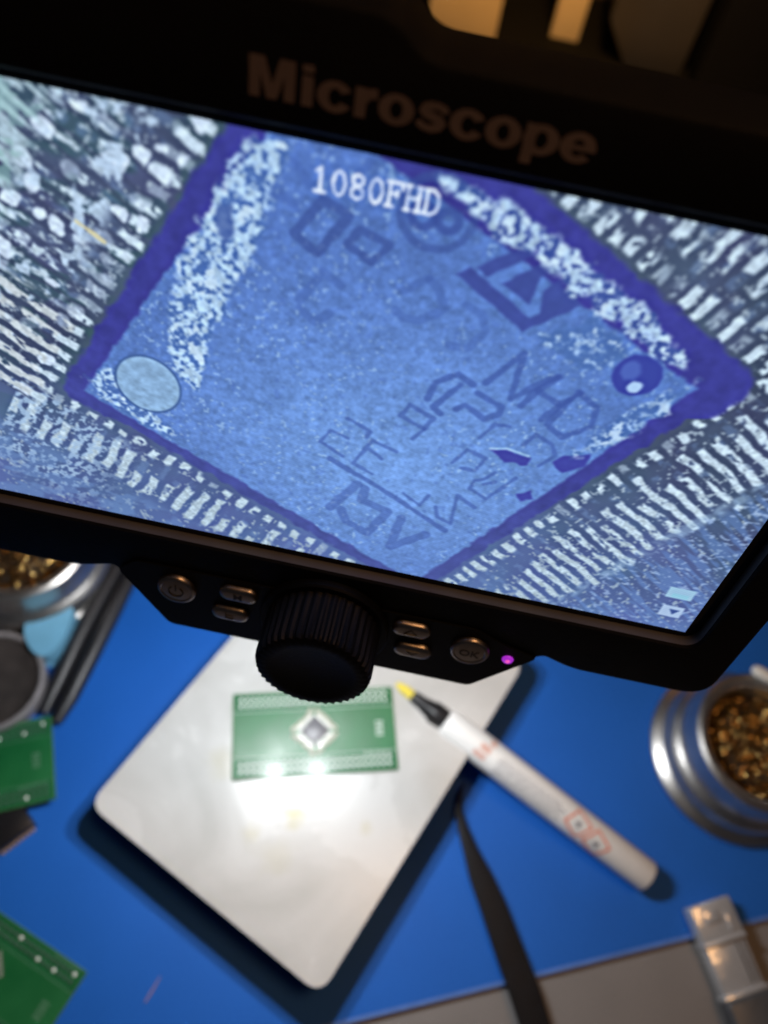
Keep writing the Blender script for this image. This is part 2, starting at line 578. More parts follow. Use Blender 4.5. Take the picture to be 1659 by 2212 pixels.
# ------------------------------------------------------------------ the live picture on the screen
def make_display():
    nx, ny = 940, 524
    W2, H2 = 77.1, 43.0
    xs = np.linspace(-W2, W2, nx)
    ys = np.linspace(-H2, H2, ny)
    X, Y = np.meshgrid(xs, ys)
    res = xs[1] - xs[0]

    def vnoise(u, v, seed):
        r = np.random.default_rng(seed)
        n = 256
        tab = r.random((n, n))
        iu, iv = np.floor(u).astype(int), np.floor(v).astype(int)
        fu, fv = u - iu, v - iv
        fu = fu * fu * (3 - 2 * fu)
        fv = fv * fv * (3 - 2 * fv)
        a = tab[iv % n, iu % n]
        b = tab[iv % n, (iu + 1) % n]
        c = tab[(iv + 1) % n, iu % n]
        d = tab[(iv + 1) % n, (iu + 1) % n]
        return (a * (1 - fu) + b * fu) * (1 - fv) + (c * (1 - fu) + d * fu) * fv

    def fbm(sx, sy, seed, oct=3, x=None, y=None):
        x = X if x is None else x
        y = Y if y is None else y
        s, amp, tot = 0, 1.0, 0
        for k in range(oct):
            s = s + amp * vnoise(x / sx * 2 ** k + 91.3 * k, y / sy * 2 ** k + 37.7 * k, seed + k)
            tot += amp
            amp *= 0.55
        return s / tot

    def ss(x, a, b):
        t = np.clip((x - a) / (b - a), 0, 1)
        return t * t * (3 - 2 * t)

    def C(r, g, b):
        return np.array([r, g, b], float)

    img = np.zeros((ny, nx, 3))

    def mix(mask, col):
        img[:] = img * (1 - mask[..., None]) + col * mask[..., None]

    def segd(p, q):
        p, q = np.array(p), np.array(q)
        d = q - p
        t = np.clip(((X - p[0]) * d[0] + (Y - p[1]) * d[1]) / max(d @ d, 1e-9), 0, 1)
        return np.hypot(X - p[0] - t * d[0], Y - p[1] - t * d[1])

    def window(pts, m):
        pts = np.array(pts)
        i0 = max(0, int((pts[:, 0].min() - m + W2) / res))
        i1 = min(nx, int((pts[:, 0].max() + m + W2) / res) + 2)
        j0 = max(0, int((pts[:, 1].min() - m + H2) / res))
        j1 = min(ny, int((pts[:, 1].max() + m + H2) / res) + 2)
        return slice(j0, max(j0 + 1, j1)), slice(i0, max(i0 + 1, i1))

    def stroke(pts, wd, col, amt=1.0, soft=0.22):
        w = window(pts, wd + 1)
        x, y = X[w], Y[w]
        d = np.full(x.shape, 1e9)
        for p, q in zip(pts[:-1], pts[1:]):
            p, q = np.array(p), np.array(q)
            e = q - p
            t = np.clip(((x - p[0]) * e[0] + (y - p[1]) * e[1]) / max(e @ e, 1e-9), 0, 1)
            d = np.minimum(d, np.hypot(x - p[0] - t * e[0], y - p[1] - t * e[1]))
        d = d + (wob[w] - 0.5) * min(0.5, wd * 0.6)
        mk = (1 - ss(d, wd / 2 - soft, wd / 2 + soft)) * amt
        img[w] = img[w] * (1 - mk[..., None]) + col * mk[..., None]

    def sdf(pts):
        """signed distance to a polygon, negative inside"""
        n = len(pts)
        ins = np.zeros(X.shape, bool)
        d = np.full(X.shape, 1e9)
        for i in range(n):
            p, q = pts[i], pts[(i + 1) % n]
            d = np.minimum(d, segd(p, q))
            if p[1] != q[1]:
                c = ((p[1] > Y) != (q[1] > Y)) & (X < (q[0] - p[0]) * (Y - p[1]) / (q[1] - p[1]) + p[0])
                ins ^= c
        return np.where(ins, -d, d)

    U = lambda L: [tuple(ons(a, b)) for a, b in L]
    wob = fbm(1.6, 1.6, 5, 2)
    fine = fbm(0.55, 0.55, 9, 2)
    mid = fbm(2.2, 2.2, 21, 3)
    big = fbm(16, 16, 33, 3)
    low = ss(-Y, -10, 44)                     # towards the lower edge the panel looks hazier

    # ---- circuit board around the chip
    dark_up = C(72, 84, 112)
    dark_lo = C(88, 110, 162)
    base = dark_up * (1 - low[..., None]) + dark_lo * low[..., None]
    img[:] = base * (0.82 + 0.36 * big[..., None])
    img[..., 1] *= 0.92 + 0.16 * fbm(7, 7, 61, 2)

    gp = ss(fbm(6, 3.2, 63, 2), 0.5, 0.68) * ss(-X, -10, 40) * ss(Y, -30, 5)
    img[:] = img * (1 - 0.5 * gp[..., None]) + C(58, 92, 98) * 0.5 * gp[..., None]
    LC, RC, BC = np.array([-54.5, -10.5]), np.array([57.0, 18.6]), np.array([17.5, -47.5])
    TC = LC + (RC - BC)
    corners = [LC, BC, RC, TC]
    tonecol = lambda lo: C(196, 216, 232) * (1 - lo[..., None]) + C(186, 206, 218) * lo[..., None]

    def side(P, Q, per, spec, seed):
        e = Q - P
        Ln = np.hypot(*e)
        e = e / Ln
        n = np.array([e[1], -e[0]])
        if ((LC + RC) / 2 - P) @ n > 0:
            n = -n
        s = (X - P[0]) * e[0] + (Y - P[1]) * e[1]
        t = (X - P[0]) * n[0] + (Y - P[1]) * n[1]
        return s, t, Ln

    def hashv(k, seed):
        r = np.random.default_rng(seed).random(4096)
        return r[k.astype(int) % 4096]

    pin_col = tonecol(low)
    sides = [(LC, BC, 3.35, 'll', 100), (BC, RC, 2.95, 'lr', 200), (RC, TC, 3.0, 'ur', 300), (TC, LC, 3.3, 'ul', 400)]
    for P, Q, per, kind, sd in sides:
        s, t, Ln = side(P, Q, per, kind, sd)
        sw = s + (fbm(5, 5, sd + 1, 2) - 0.5) * 1.3 + (fbm(1.2, 1.2, sd + 31, 2) - 0.5) * 0.5
        tw = t + (fbm(3, 3, sd + 2, 2) - 0.5) * 2.2
        k = np.floor(sw / per) + 40
        ph = sw / per - np.floor(sw / per)
        h1, h2, h3 = hashv(k, sd + 3), hashv(k, sd + 4), hashv(k, sd + 5)
        here = (s > -9) & (s < Ln + 9) & (t > 0)
        streak = fbm(0.9, 0.9, sd + 6, 3, s, t * 0.55)
        blot = fbm(1.5, 1.5, sd + 8, 3, s, t)
        if kind == 'll':
            b0, sh, g0, p0, p1, wd, cut = 2.6, 5.0, 6.0, 6.0, 18.0, 0.27, 0.28
        elif kind == 'lr':
            b0, sh, g0, p0, p1, wd, cut = 2.4, 5.2, 6.0, 7.0, 25.0, 0.26, 0.33
        elif kind == 'ur':
            b0, sh, g0, p0, p1, wd, cut = 5.0, 8.5, 9.0, 10.0, 34.0, 0.29, 0.42
        else:
            b0, sh, g0, p0, p1, wd, cut = 3.0, 7.0, 8.0, 9.0, 24.0, 0.26, 0.60
        m_st = 1 - ss(np.abs(ph - 0.5), wd - 0.07, wd + 0.07)
        # shoulders of the pins
        mk = m_st * ss(tw, b0 - 0.3, b0 + 0.5) * (1 - ss(tw, sh + 1.6 * h1 - 1.2, sh + 1.6 * h1 - 0.2)) * ss(blot, 0.26, 0.42)
        mix(mk * here * (0.5 + 0.5 * (h2 > 0.2)), pin_col * (0.86 + 0.28 * fine[..., None]))
        # dim flanks of the legs
        mk = m_st * ss(tw, sh, sh + 1) * (1 - ss(tw, p1 - 1, p1)) * ss(blot, 0.4, 0.7) * 0.35
        mix(mk * here, C(120, 150, 195) * (0.9 + 0.2 * fine[..., None]))
        # soldered feet and pads
        st = p0 + h1 * 6.0
        en = p1 - h2 * 4.0
        seg = ss(tw, st - 0.4, st + 0.4) * (1 - ss(tw, en - 0.5, en + 0.5))
        mk = m_st * seg * ss(streak + 0.25 * (h3 - 0.5), cut - 0.12, cut + 0.12)
        mix(mk * here, pin_col * (0.80 + 0.36 * fine[..., None]))
        # crumbs between
        cr_ = ss(fbm(0.85, 0.85, sd + 12, 2, s, t), 0.68, 0.78) * ss(t, b0, b0 + 0.6)
        mix(cr_ * here * 0.7, pin_col * 0.9)
        if kind == 'ul':
            # large bright solder blobs in ragged rows
            u2 = sw / per
            v2 = t / 4.2 + (k % 2) * 0.5
            kk, vv = np.floor(u2) + 60, np.floor(v2) + 60
            hx, hy, hr = hashv(kk * 37 + vv * 101, 71), hashv(kk * 53 + vv * 211, 72), hashv(kk * 19 + vv * 307, 73)
            dd = np.hypot((u2 - np.floor(u2) - 0.3 - 0.4 * hx) * per, (v2 - np.floor(v2) - 0.3 - 0.4 * hy) * 4.2)
            rr = np.where(hr < 0.42, -1.0, 0.2 + 1.75 * hr)
            bl = (1 - ss(dd + (wob - 0.5) * 1.6, rr - 0.25, rr + 0.25)) * ss(t, b0 + 0.6, b0 + 1.6)
            mix(bl * here * (t < 25) * (0.45 + 0.55 * (hx > 0.35)), C(205, 222, 242) * (0.86 + 0.28 * fine[..., None]))
            # long cream strips beside the lowest pins
            lowpins = ss(s, Ln - 17, Ln - 13) * m_st * ss(tw, 4 + 3 * h1, 5 + 3 * h1) * (1 - ss(tw, 17 + 4 * h2, 18 + 4 * h2)) * ss(streak, 0.3, 0.42)
            mix(lowpins * here * 0.95, C(196, 206, 212) * (0.86 + 0.28 * fine[..., None]))
            # dark lanes between the rows
            lane = ss(np.abs(ph - 0.5), 0.36, 0.46) * ss(t, b0 + 1, b0 + 3) * (1 - ss(t, 20, 24)) * 0.6
            mix(lane * here, C(66, 76, 104))
            rag = ss(fbm(2.6, 2.6, 470, 3), 0.56, 0.66) * ss(t, 8, 11) * (1 - ss(t, 20, 26)) * ss(Y, -4, 12)
            mix(rag * here * 0.9, C(186, 208, 230) * (0.82 + 0.36 * fine[..., None]))
        if kind == 'll':
            u3 = s + 20
            brk = ss(fbm(1.1, 0.7, 520, 3, X * 0.8 + Y * 0.6, Y * 0.8 - X * 0.6), 0.52, 0.6)
            mix(brk * here * (1 - ss(s, 6, 20)) * ss(t, 4, 6) * (1 - ss(t, 24, 34)) * 0.85, C(165, 192, 220))
    # traces running off between the pins, upper left: fine slanting streaks
    s, t, Ln = side(TC, LC, 3, 'ul', 1)
    far = ss(t, 21, 25)
    fs = fbm(6.5, 1.05, 555, 3, X * 0.80 - Y * 0.60, X * 0.60 + Y * 0.80)
    mix(far * ss(fs, 0.5, 0.58) * 0.9, C(176, 200, 212) * (0.82 + 0.36 * fine[..., None]))
    mix(far * ss(fbm(2.2, 2.2, 566, 3), 0.55, 0.62) * 0.55 * ss(Y, 0, 20), C(150, 190, 190))
    # soft streaks lower right and lower left
    s, t, Ln = side(BC, RC, 3, 'lr', 1)
    fs = fbm(7, 1.0, 577, 3, X * 0.82 - Y * 0.57, X * 0.57 + Y * 0.82)
    mix(ss(t, 22, 26) * ss(fs, 0.45, 0.62) * 0.55, C(104, 138, 196))
    mix(ss(t, 21, 22.5) * (1 - ss(t, 23.5, 25)) * ss(fbm(2, 2, 588, 2), 0.4, 0.7) * 0.45, C(170, 200, 226))
    mix(ss(fbm(1.0, 0.6, 590, 2), 0.68, 0.74) * ss(t, 22, 24) * 0.6, C(165, 190, 225))
    s, t, Ln = side(LC, BC, 3, 'll', 1)
    mix(ss(t, 16, 20) * ss(fbm(4, 2, 591, 3), 0.42, 0.6) * 0.5, C(112, 145, 196))

    # ---- the chip: violet moat, then the frosted top
    d_out = sdf([tuple(c) for c in corners]) + (mid - 0.5) * 1.6
    moat = 1 - ss(d_out, np.where(Y - 0.26 * X < -3, 0.9, np.where(X > 5, 3.8, 1.7)), np.where(Y - 0.26 * X < -3, 1.8, np.where(X > 5, 5.0, 2.8)))
    mo = C(62, 64, 146) * (1 - low[..., None]) + C(70, 80, 148) * low[..., None]
    mix(moat, mo * (0.88 + 0.24 * mid[..., None]))
    top_poly = [tuple(LC + (1.6, 0.1)), tuple(BC + (-0.4, 2.1)), tuple(RC + (-3.6, -1.4)), tuple(TC + (-1.0, -7.0))]
    d_in = sdf(top_poly) + (mid - 0.5) * 1.2
    chip = 1 - ss(d_in, -0.5, 0.4)
    glow = np.exp(-(((X - 6) / 42) ** 2 + ((Y + 14) / 30) ** 2))
    ccol = C(84, 116, 184) * (1 - glow[..., None]) + C(114, 154, 216) * glow[..., None]
    tex = 0.80 + 0.26 * fbm(1.3, 1.1, 700, 3) + 0.16 * fine
    tex = tex * (0.95 + 0.1 * fbm(10, 10, 705, 2))
    mix(chip, ccol * tex[..., None])
    sp = ss(fbm(0.7, 0.7, 710, 2), 0.71, 0.78) * chip * ss(fbm(9, 9, 712, 2), 0.3, 0.6)
    mix(sp * 0.5, C(170, 205, 240))
    spd = ss(fbm(1.0, 1.0, 715, 2), 0.72, 0.8) * chip
    mix(spd * 0.3, C(78, 108, 182))

    # ---- etched marking, as lines
    ink = C(64, 88, 160)
    c3 = lambda L: U([((1000 + x * .9042) * .5486, (600 + y * .9042) * .5486) for x, y in L])
    c4 = lambda L: U([((1000 + x * .9042) * .5486, (1300 + y * .9042) * .5486) for x, y in L])
    for L in ([(1010, 228), (1060, 190), (1176, 104), (1118, 300), (1210, 250), (1320, 205)], [(1160, 330), (1225, 270), (1330, 205)],
              [(1240, 265), (1325, 325)], [(1250, 390), (1330, 330), (1420, 275)],
              [(1275, 412), (1340, 345), (1410, 272), (1495, 338), (1470, 420), (1340, 465), (1280, 418)],
              [(975, 275), (1080, 335), (1070, 365), (1000, 388), (920, 325), (880, 345)],
              [(755, 300), (790, 230), (890, 190), (955, 240)], [(900, 240), (860, 270), (780, 335), (812, 365)]):
        stroke(c4(L), 1.2, ink, 0.62)
    for L in ([(640, 372), (680, 325), (782, 385), (740, 432), (640, 372)], [(740, 432), (690, 475)],
              [(410, 470), (335, 435), (290, 485), (385, 548)], [(410, 385), (505, 440), (490, 465)],
              [(620, 530), (515, 480), (430, 580), (515, 627)], [(505, 520), (555, 560)],
              [(790, 770), (800, 815), (855, 842), (885, 720), (960, 772)],
              [(1050, 620), (1000, 650), (960, 655), (940, 690), (1010, 735), (1140, 645)], [(1000, 672), (1050, 660)],
              [(860, 580), (930, 520), (1010, 560), (960, 612), (900, 600)],
              [(1170, 500), (1230, 455), (1300, 500), (1312, 550), (1240, 590)],
              [(980, 470), (1050, 412), (1112, 420)], [(650, 710), (720, 762), (762, 720)]):
        stroke(c4(L), 0.8, ink, 0.55)
    stroke(c4([(330, 560), (470, 640), (600, 720), (720, 800), (830, 872)]), 1.2, ink, 0.6)
    for L in ([(380, 780), (400, 832), (490, 882), (582, 792), (470, 740), (482, 690)], [(330, 770), (450, 672)],
              [(640, 820), (592, 942), (745, 892)]):
        stroke(c4(L), 2.0, ink, 0.5)
    for L, w_ in (([(300, 205), (415, 275), (275, 440), (175, 350), (300, 205)], 1.9),
                  ([(465, 335), (590, 405), (510, 480), (405, 400), (465, 335)], 1.5)):
        stroke(c3(L), w_ * 0.85, C(62, 84, 150), 0.68)
    for L in ([(620, 690), (650, 722), (720, 732), (830, 682), (800, 590), (760, 552)],
              [(920, 662), (990, 702), (1010, 782), (930, 852), (850, 842)], [(650, 600), (760, 550)],
              [(110, 185), (190, 240)], [(180, 40), (240, 130)], [(460, 100), (520, 30)],
              [(200, 640), (300, 520), (380, 580)], [(200, 680), (260, 740), (330, 700)]):
        stroke(c3(L), 1.5, C(70, 98, 168), 0.42)
    # round mark with two eyelets
    rc = np.array(c3([(800, 268)])[0])
    rd = np.hypot(X - rc[0], Y - rc[1])
    mix((1 - ss(np.abs(rd - 5.4) + (wob - .5) * .4, 0.45, 0.9)) * 0.6, C(62, 84, 150))
    for p, r0 in (((848, 300), 1.5), ((735, 275), 1.7)):
        q = np.array(c3([p])[0])
        rr = np.hypot(X - q[0], Y - q[1])
        mix((1 - ss(np.abs(rr - r0), 0.45, 0.9)) * 0.7, C(60, 80, 150))
    # solid three-piece emblem
    for L in ([(970, 500), (1012, 542), (1228, 448), (1200, 395)],
              [(878, 530), (942, 498), (1198, 718), (1242, 700), (1262, 600), (1330, 560), (1425, 668), (1170, 778)],
              [(1078, 572), (1250, 488), (1330, 505), (1245, 545), (1198, 662)]):
        mix((1 - ss(sdf(c3(L)) + (wob - .5) * .5, -0.3, 0.35)) * 0.9, C(64, 78, 152) * (0.94 + 0.12 * mid[..., None]))
    # dark wet spots
    for L in ([(1030, 520), (1100, 520), (1200, 560), (1190, 588), (1090, 575)], [(1300, 575), (1350, 545), (1460, 545), (1440, 590), (1340, 625)],
              [(1140, 715), (1205, 700), (1215, 735), (1160, 745)]):
        mix((1 - ss(sdf(c4(L)) + (wob - .5) * .8, -0.3, 0.4)) * 0.9, C(62, 64, 156))
    stroke(c4([(1030, 516), (1100, 516), (1195, 548)]), 0.5, C(170, 205, 240), 0.8)

    # ---- crusts of dried flux
    def crust(L, seed, dens=0.47, amt=0.92, col=C(182, 212, 238)):
        d = sdf(U(L)) + (mid - 0.5) * 3.2
        mk = 1 - ss(d, -0.6, 0.7)
        gr = ss(fbm(0.85, 0.85, seed, 3), dens - 0.11, dens + 0.11)
        mix(mk * (1 - gr) * 0.65, C(74, 108, 168))
        mix(mk * gr * amt, col * (0.82 + 0.36 * fine[..., None]))
        core = ss(fbm(2.8, 2.8, seed + 5, 2), 0.55, 0.7) * mk
        mix(core * gr * 0.45, C(215, 234, 248))
    crust([(525, 285), (640, 308), (590, 400), (560, 520), (545, 575), (490, 640), (450, 740), (425, 842), (372, 800), (368, 690),
           (380, 600), (420, 500), (480, 400)], 800, 0.45)
    hole_ = sdf(U([(470, 440), (505, 440), (510, 500), (485, 530), (462, 480)])) + (mid - .5) * 1.5
    mix((1 - ss(hole_, -0.4, 0.5)) * 0.85, C(76, 102, 165))
    crust([(950, 385), (1085, 425), (1200, 512), (1300, 590), (1400, 670), (1475, 755), (1478, 800), (1440, 790), (1360, 722), (1250, 642),
           (1150, 540), (1060, 500), (1020, 450)], 820, 0.45)
    crust([(186, 815), (255, 785), (262, 850), (330, 895), (420, 960), (330, 925), (220, 860)], 840, 0.5, 0.9)
    crust([(1235, 985), (1330, 905), (1430, 850), (1505, 826), (1440, 885), (1330, 965)], 860, 0.52, 0.6)
    crust([(1150, 720), (1290, 690), (1370, 760), (1300, 800), (1230, 790)], 880, 0.62, 0.65)
    # pale disc (pin-1 dot) and the dark dimple
    q = ons(320, 831)
    rr = np.hypot((X - q[0]) / 6.1, (Y - q[1]) / 6.25)
    mix((1 - ss(np.abs(rr - 1.0), 0.02, 0.06)) * 0.8, C(70, 100, 150))
    mix(1 - ss(rr, 0.94, 0.99), C(142, 178, 214) * (0.84 + 0.3 * fbm(1.2, .9, 905, 3)[..., None]))
    q = ons(1375, 812)
    rr = np.hypot(X - q[0], Y - q[1]) + (wob - .5) * .5
    mix(1 - ss(rr, 3.7, 4.3), C(60, 72, 160))
    mix((1 - ss(np.hypot(X - q[0] + 1.2, Y - q[1] - 0.6) + (wob - .5), 1.3, 2.2)) * 0.5, C(96, 128, 205))
    mix((1 - ss(np.hypot(X - q[0] - 0.6, Y - q[1] + 2.2) + (wob - .5), 0.9, 1.4)) * 0.9, C(180, 212, 245))
    # a golden splinter upper left
    stroke(U([(165, 478), (225, 522)]), 0.7, C(214, 208, 170), 0.95)

    # ---- on-screen writing
    wh = C(214, 226, 250)
    x0, y0, cw, chh = -12.7, 36.35, 2.72, 3.5
    G = {'1': [[(.25, .82), (.5, 1), (.5, 0)], [(.22, 0), (.78, 0)]],
         '0': [[(.5, 1), (.28, .88), (.16, .5), (.28, .12), (.5, 0), (.72, .12), (.84, .5), (.72, .88), (.5, 1)]],
         '8': [[(.5, 1), (.22, .9), (.24, .64), (.5, .54), (.8, .38), (.8, .12), (.5, 0), (.2, .12), (.2, .38), (.5, .54), (.76, .66), (.78, .9), (.5, 1)]],
         'F': [[(.22, 0), (.22, 1)], [(.06, 1), (.88, 1), (.9, .78)], [(.22, .54), (.62, .54), (.62, .68)], [(.62, .54), (.62, .42)], [(.06, 0), (.46, 0)]],
         'H': [[(.2, 0), (.2, 1)], [(.8, 0), (.8, 1)], [(.2, .52), (.8, .52)], [(.06, 0), (.36, 0)], [(.06, 1), (.36, 1)], [(.64, 0), (.94, 0)], [(.64, 1), (.94, 1)]],
         'D': [[(.08, 1), (.5, 1), (.78, .84), (.88, .5), (.78, .16), (.5, 0), (.08, 0)], [(.22, 0), (.22, 1)]]}
    for i, ch in enumerate('1080FHD'):
        for L in G[ch]:
            stroke([(x0 + (i + a) * cw, y0 + b * chh) for a, b in L], 0.46, wh, 1.0, 0.12)
    # recording and playback marks in the corner
    mix(1 - ss(np.maximum(np.abs(X - 71.2) - 2.7, np.abs(Y + 31.4) - 1.6), -0.05, 0.15), C(158, 196, 220))
    mix((1 - ss(np.maximum(np.abs(X - 71.4) - 1.6, np.abs(Y + 32.2) - 0.5), -0.05, 0.3)) * 0.6, C(140, 205, 220))
    mix(1 - ss(np.maximum(np.abs(X - 71.6) - 2.3, np.abs(Y + 37.3) - 1.7), -0.05, 0.15), C(172, 194, 224))
    tri = sdf([(71.0, -36.6), (73.2, -36.6), (72.1, -38.2)])
    mix(1 - ss(tri, -0.1, 0.15), C(70, 92, 150))

    # ---- the camera's own sharpening: bright grains get a dark outline
    def blur(a, r):
        for ax_ in (0, 1):
            p_ = np.pad(a, [(r + 1, r) if i == ax_ else (0, 0) for i in range(3)], mode='edge').cumsum(ax_)
            n_ = a.shape[ax_]
            hi_ = np.take(p_, np.arange(2 * r + 1, 2 * r + 1 + n_), ax_)
            lo_ = np.take(p_, np.arange(0, n_), ax_)
            a = (hi_ - lo_) / (2 * r + 1)
        return a
    soft = blur(img, 1)
    img[:] = soft + 0.4 * (soft - blur(blur(soft, 4), 4))
    # ---- panel: faint line structure, slight veil towards the lower edge
    veil = (0.10 * low)[..., None]
    img[:] = img * (1 - veil) + C(120, 150, 205) * veil
    img[:] *= (1 + 0.03 * np.sin(2 * np.pi * (X * 0.35 + Y * 1.9)) * low)[..., None]
    img[:] = np.clip(img * np.array([0.985, 1.0, 1.02]), 0, 255) / 255
    lin = np.where(img <= 0.04045, img / 12.92, ((img + 0.055) / 1.055) ** 2.4)

    me = bpy.data.meshes.new('display_picture')
    co = np.zeros((ny * nx, 3), np.float32)
    co[:, 0] = X.ravel() * MM
    co[:, 1] = Y.ravel() * MM
    me.vertices.add(ny * nx)
    me.vertices.foreach_set('co', co.ravel())
    idx = np.arange(ny * nx).reshape(ny, nx)
    q4 = np.stack([idx[:-1, :-1], idx[:-1, 1:], idx[1:, 1:], idx[1:, :-1]], -1).reshape(-1, 4)
    nf = len(q4)
    me.loops.add(nf * 4)
    me.loops.foreach_set('vertex_index', q4.ravel().astype(np.int32))
    me.polygons.add(nf)
    me.polygons.foreach_set('loop_start', np.arange(0, nf * 4, 4, dtype=np.int32))
    me.update(calc_edges=True)
    at = me.color_attributes.new('picture', 'FLOAT_COLOR', 'POINT')
    rgba = np.ones((ny * nx, 4), np.float32)
    rgba[:, :3] = lin.reshape(-1, 3)
    at.data.foreach_set('color', rgba.ravel())
    m = bpy.data.materials.new('lit_display')
    m.use_nodes = True
    nt = m.node_tree
    b = nt.nodes['Principled BSDF']
    b.inputs['Base Color'].default_value = (0.004, 0.004, 0.006, 1)
    b.inputs['Roughness'].default_value = 0.25
    ca_ = nt.nodes.new('ShaderNodeVertexColor')
    ca_.layer_name = 'picture'
    nt.links.new(ca_.outputs['Color'], b.inputs['Emission Color'])
    b.inputs['Emission Strength'].default_value = 1.0
    m.cycles.emission_sampling = 'NONE'
    return new_obj('display_picture', me, m, scr, SM @ Matrix.Translation((0, 0, 0)))


dp = make_display()
dp['label'] = 'lit blue magnified view of a chip with its pins'

# lettering
# heavy sans letters, drawn stroke by stroke; each stroke a hair above the last
def heavy_word(word, x_mid, y_base, em, width):
    bm = bmesh.new()
    lay = [0]

    def z():
        lay[0] += 1
        return 0.03 + 0.004 * (lay[0] % 4)

    def poly(pts):
        zz = z()
        bm.faces.new([bm.verts.new((x, y, zz)) for x, y in pts])

    def ring(cx, cy, ro, ri, a0=0.0, a1=360.0, n=36):
        zz = z()
        prev = None
        for k in range(n + 1):
            a = math.radians(a0 + (a1 - a0) * k / n)
            p = bm.verts.new((cx + ro[0] * math.cos(a), cy + ro[1] * math.sin(a), zz))
            q = bm.verts.new((cx + ri[0] * math.cos(a), cy + ri[1] * math.sin(a), zz))
            if prev:
                bm.faces.new((prev[0], p, q, prev[1]))
            prev = (p, q)

    def box(x0, y0, x1, y1):
        poly([(x0, y0), (x1, y0), (x1, y1), (x0, y1)])

    def ribbon(pts, w0):
        zz = z()
        P = [Vector(p) for p in pts]
        prev = None
        for k, p in enumerate(P):
            t = (P[min(k + 1, len(P) - 1)] - P[max(k - 1, 0)]).normalized()
            w_ = w0[k] if isinstance(w0, list) else w0
            n_ = Vector((-t.y, t.x)) * w_ / 2
            a, b = bm.verts.new((p.x + n_.x, p.y + n_.y, zz)), bm.verts.new((p.x - n_.x, p.y - n_.y, zz))
            if prev:
                bm.faces.new((prev[0], a, b, prev[1]))
            prev = (a, b)

    adv = {'M': .93, 'i': .315, 'c': .625, 'r': .455, 'o': .66, 's': .60, 'p': .66, 'e': .66}
    S_, RO, RI = .2, (.315, .28), (.112, .152)
    total = sum(adv[c] for c in word)
    x = 0.0
    for ch in word:
        cx, cy = x + .33, .265
        if ch == 'M':
            box(x + .06, 0, x + .25, .716)
            box(x + .68, 0, x + .87, .716)
            poly([(x + .25, .716), (x + .25, .43), (x + .375, 0), (x + .465, 0), (x + .465, .26), (x + .33, .716)])
            poly([(x + .68, .716), (x + .60, .716), (x + .465, .26), (x + .465, 0), (x + .555, 0), (x + .68, .43)])
        elif ch == 'i':
            box(x + .06, 0, x + .06 + S_, .53)
            box(x + .06, .585, x + .06 + S_, .716)
        elif ch == 'o':
            ring(cx, cy, RO, RI)
        elif ch == 'c':
            ring(cx, cy, RO, RI, 28, 332)
        elif ch == 'e':
            ring(cx, cy, RO, RI, 0, 322)
            box(cx - .2, cy - .045, cx + .315, cy + .05)
        elif ch == 'p':
            ring(cx + .01, cy, RO, RI)
            box(x + .05, -.2, x + .245, .53)
        elif ch == 'r':
            box(x + .055, 0, x + .255, .53)
            ribbon([(x + .2, .3), (x + .25, .4), (x + .33, .45), (x + .44, .455)], [.16, .17, .18, .18])
        elif ch == 's':
            ribbon([(x + .545, .375), (x + .50, .435), (x + .40, .475), (x + .28, .47), (x + .17, .43), (x + .145, .37), (x + .2, .315), (x + .33, .275),
                    (x + .43, .245), (x + .47, .18), (x + .43, .11), (x + .31, .062), (x + .19, .075), (x + .11, .115), (x + .065, .17)],
                   [.12, .13, .13, .14, .16, .18, .17, .16, .17, .19, .17, .14, .13, .13, .12])
        x += adv[ch]
    sx = width / (total - .08)
    for v in bm.verts:
        v.co.x = (v.co.x - total / 2) * sx + x_mid
        v.co.y = v.co.y * em + y_base
    return bm


obj('lettering', heavy_word('Microscope', 1.5, 48.35, 6.9, 46.0), M['letter'], scope, SL(0, 0, FW + 0.03), smooth=False)

# button panel
bm = bmesh.new()
add_prism(bm, rounded([(-45.5, -54.2), (-50.0, -58.6), (-38.7, -75.9), (36.3, -75.9), (49.0, -59.4), (41.0, -57.2), (33.5, -53.6)][::-1], 1.5, 4), FW - 0.4, FW + 0.45)
pan = obj('button_panel', bm, M['panel'], scope, SM, bevel=0.25)
PW = FW + 0.45


def disc_prof(r, h, dome=0.5):
    return [(r, -0.3), (r, h * 0.45), (r - 0.25, h * 0.8), (r - 0.6, h), (r - 0.95, h), (r - 1.15, h - 0.22), (r * 0.45, h - 0.05), (0, h)]


def stadium(L, Wd, n=10):
    r = Wd / 2
    a = L / 2 - r
    return [(a + r * math.cos(t), r * math.sin(t)) for t in np.linspace(-math.pi / 2, math.pi / 2, n)] + \
           [(-a + r * math.cos(t), r * math.sin(t)) for t in np.linspace(math.pi / 2, 3 * math.pi / 2, n)]


def round_button(u, v):
    bm = bmesh.new()
    add_lathe(bm, disc_prof(4.6, 1.3), 40)
    return obj('round_button', bm, M['button'], scope, SL(u, v, PW))


def pill_button(u, v):
    bm = bmesh.new()
    st = stadium(9.0, 4.6)
    rings = []
    for ins, z in ((0, -0.3), (0, 0.6), (0.25, 1.0), (0.7, 1.25), (1.3, 1.32)):
        rings.append([bm.verts.new((p[0], p[1], z)) for p in (inset(st, ins) if ins else st)])
    for a, b in zip(rings[:-1], rings[1:]):
        for i in range(len(a)):
            j = (i + 1) % len(a)
            bm.faces.new((a[i], a[j], b[j], b[i]))
    bm.faces.new(rings[-1])
    return obj('pill_button', bm, M['button'], scope, SL(u, v, PW))


b1 = round_button(-36.0, -60.9)
b2 = pill_button(-21.4, -58.2)
b3 = pill_button(-23.3, -66.0)
b4 = pill_button(19.0, -57.8)
b5 = pill_button(20.6, -65.6)
b6 = round_button(33.4, -61.2)
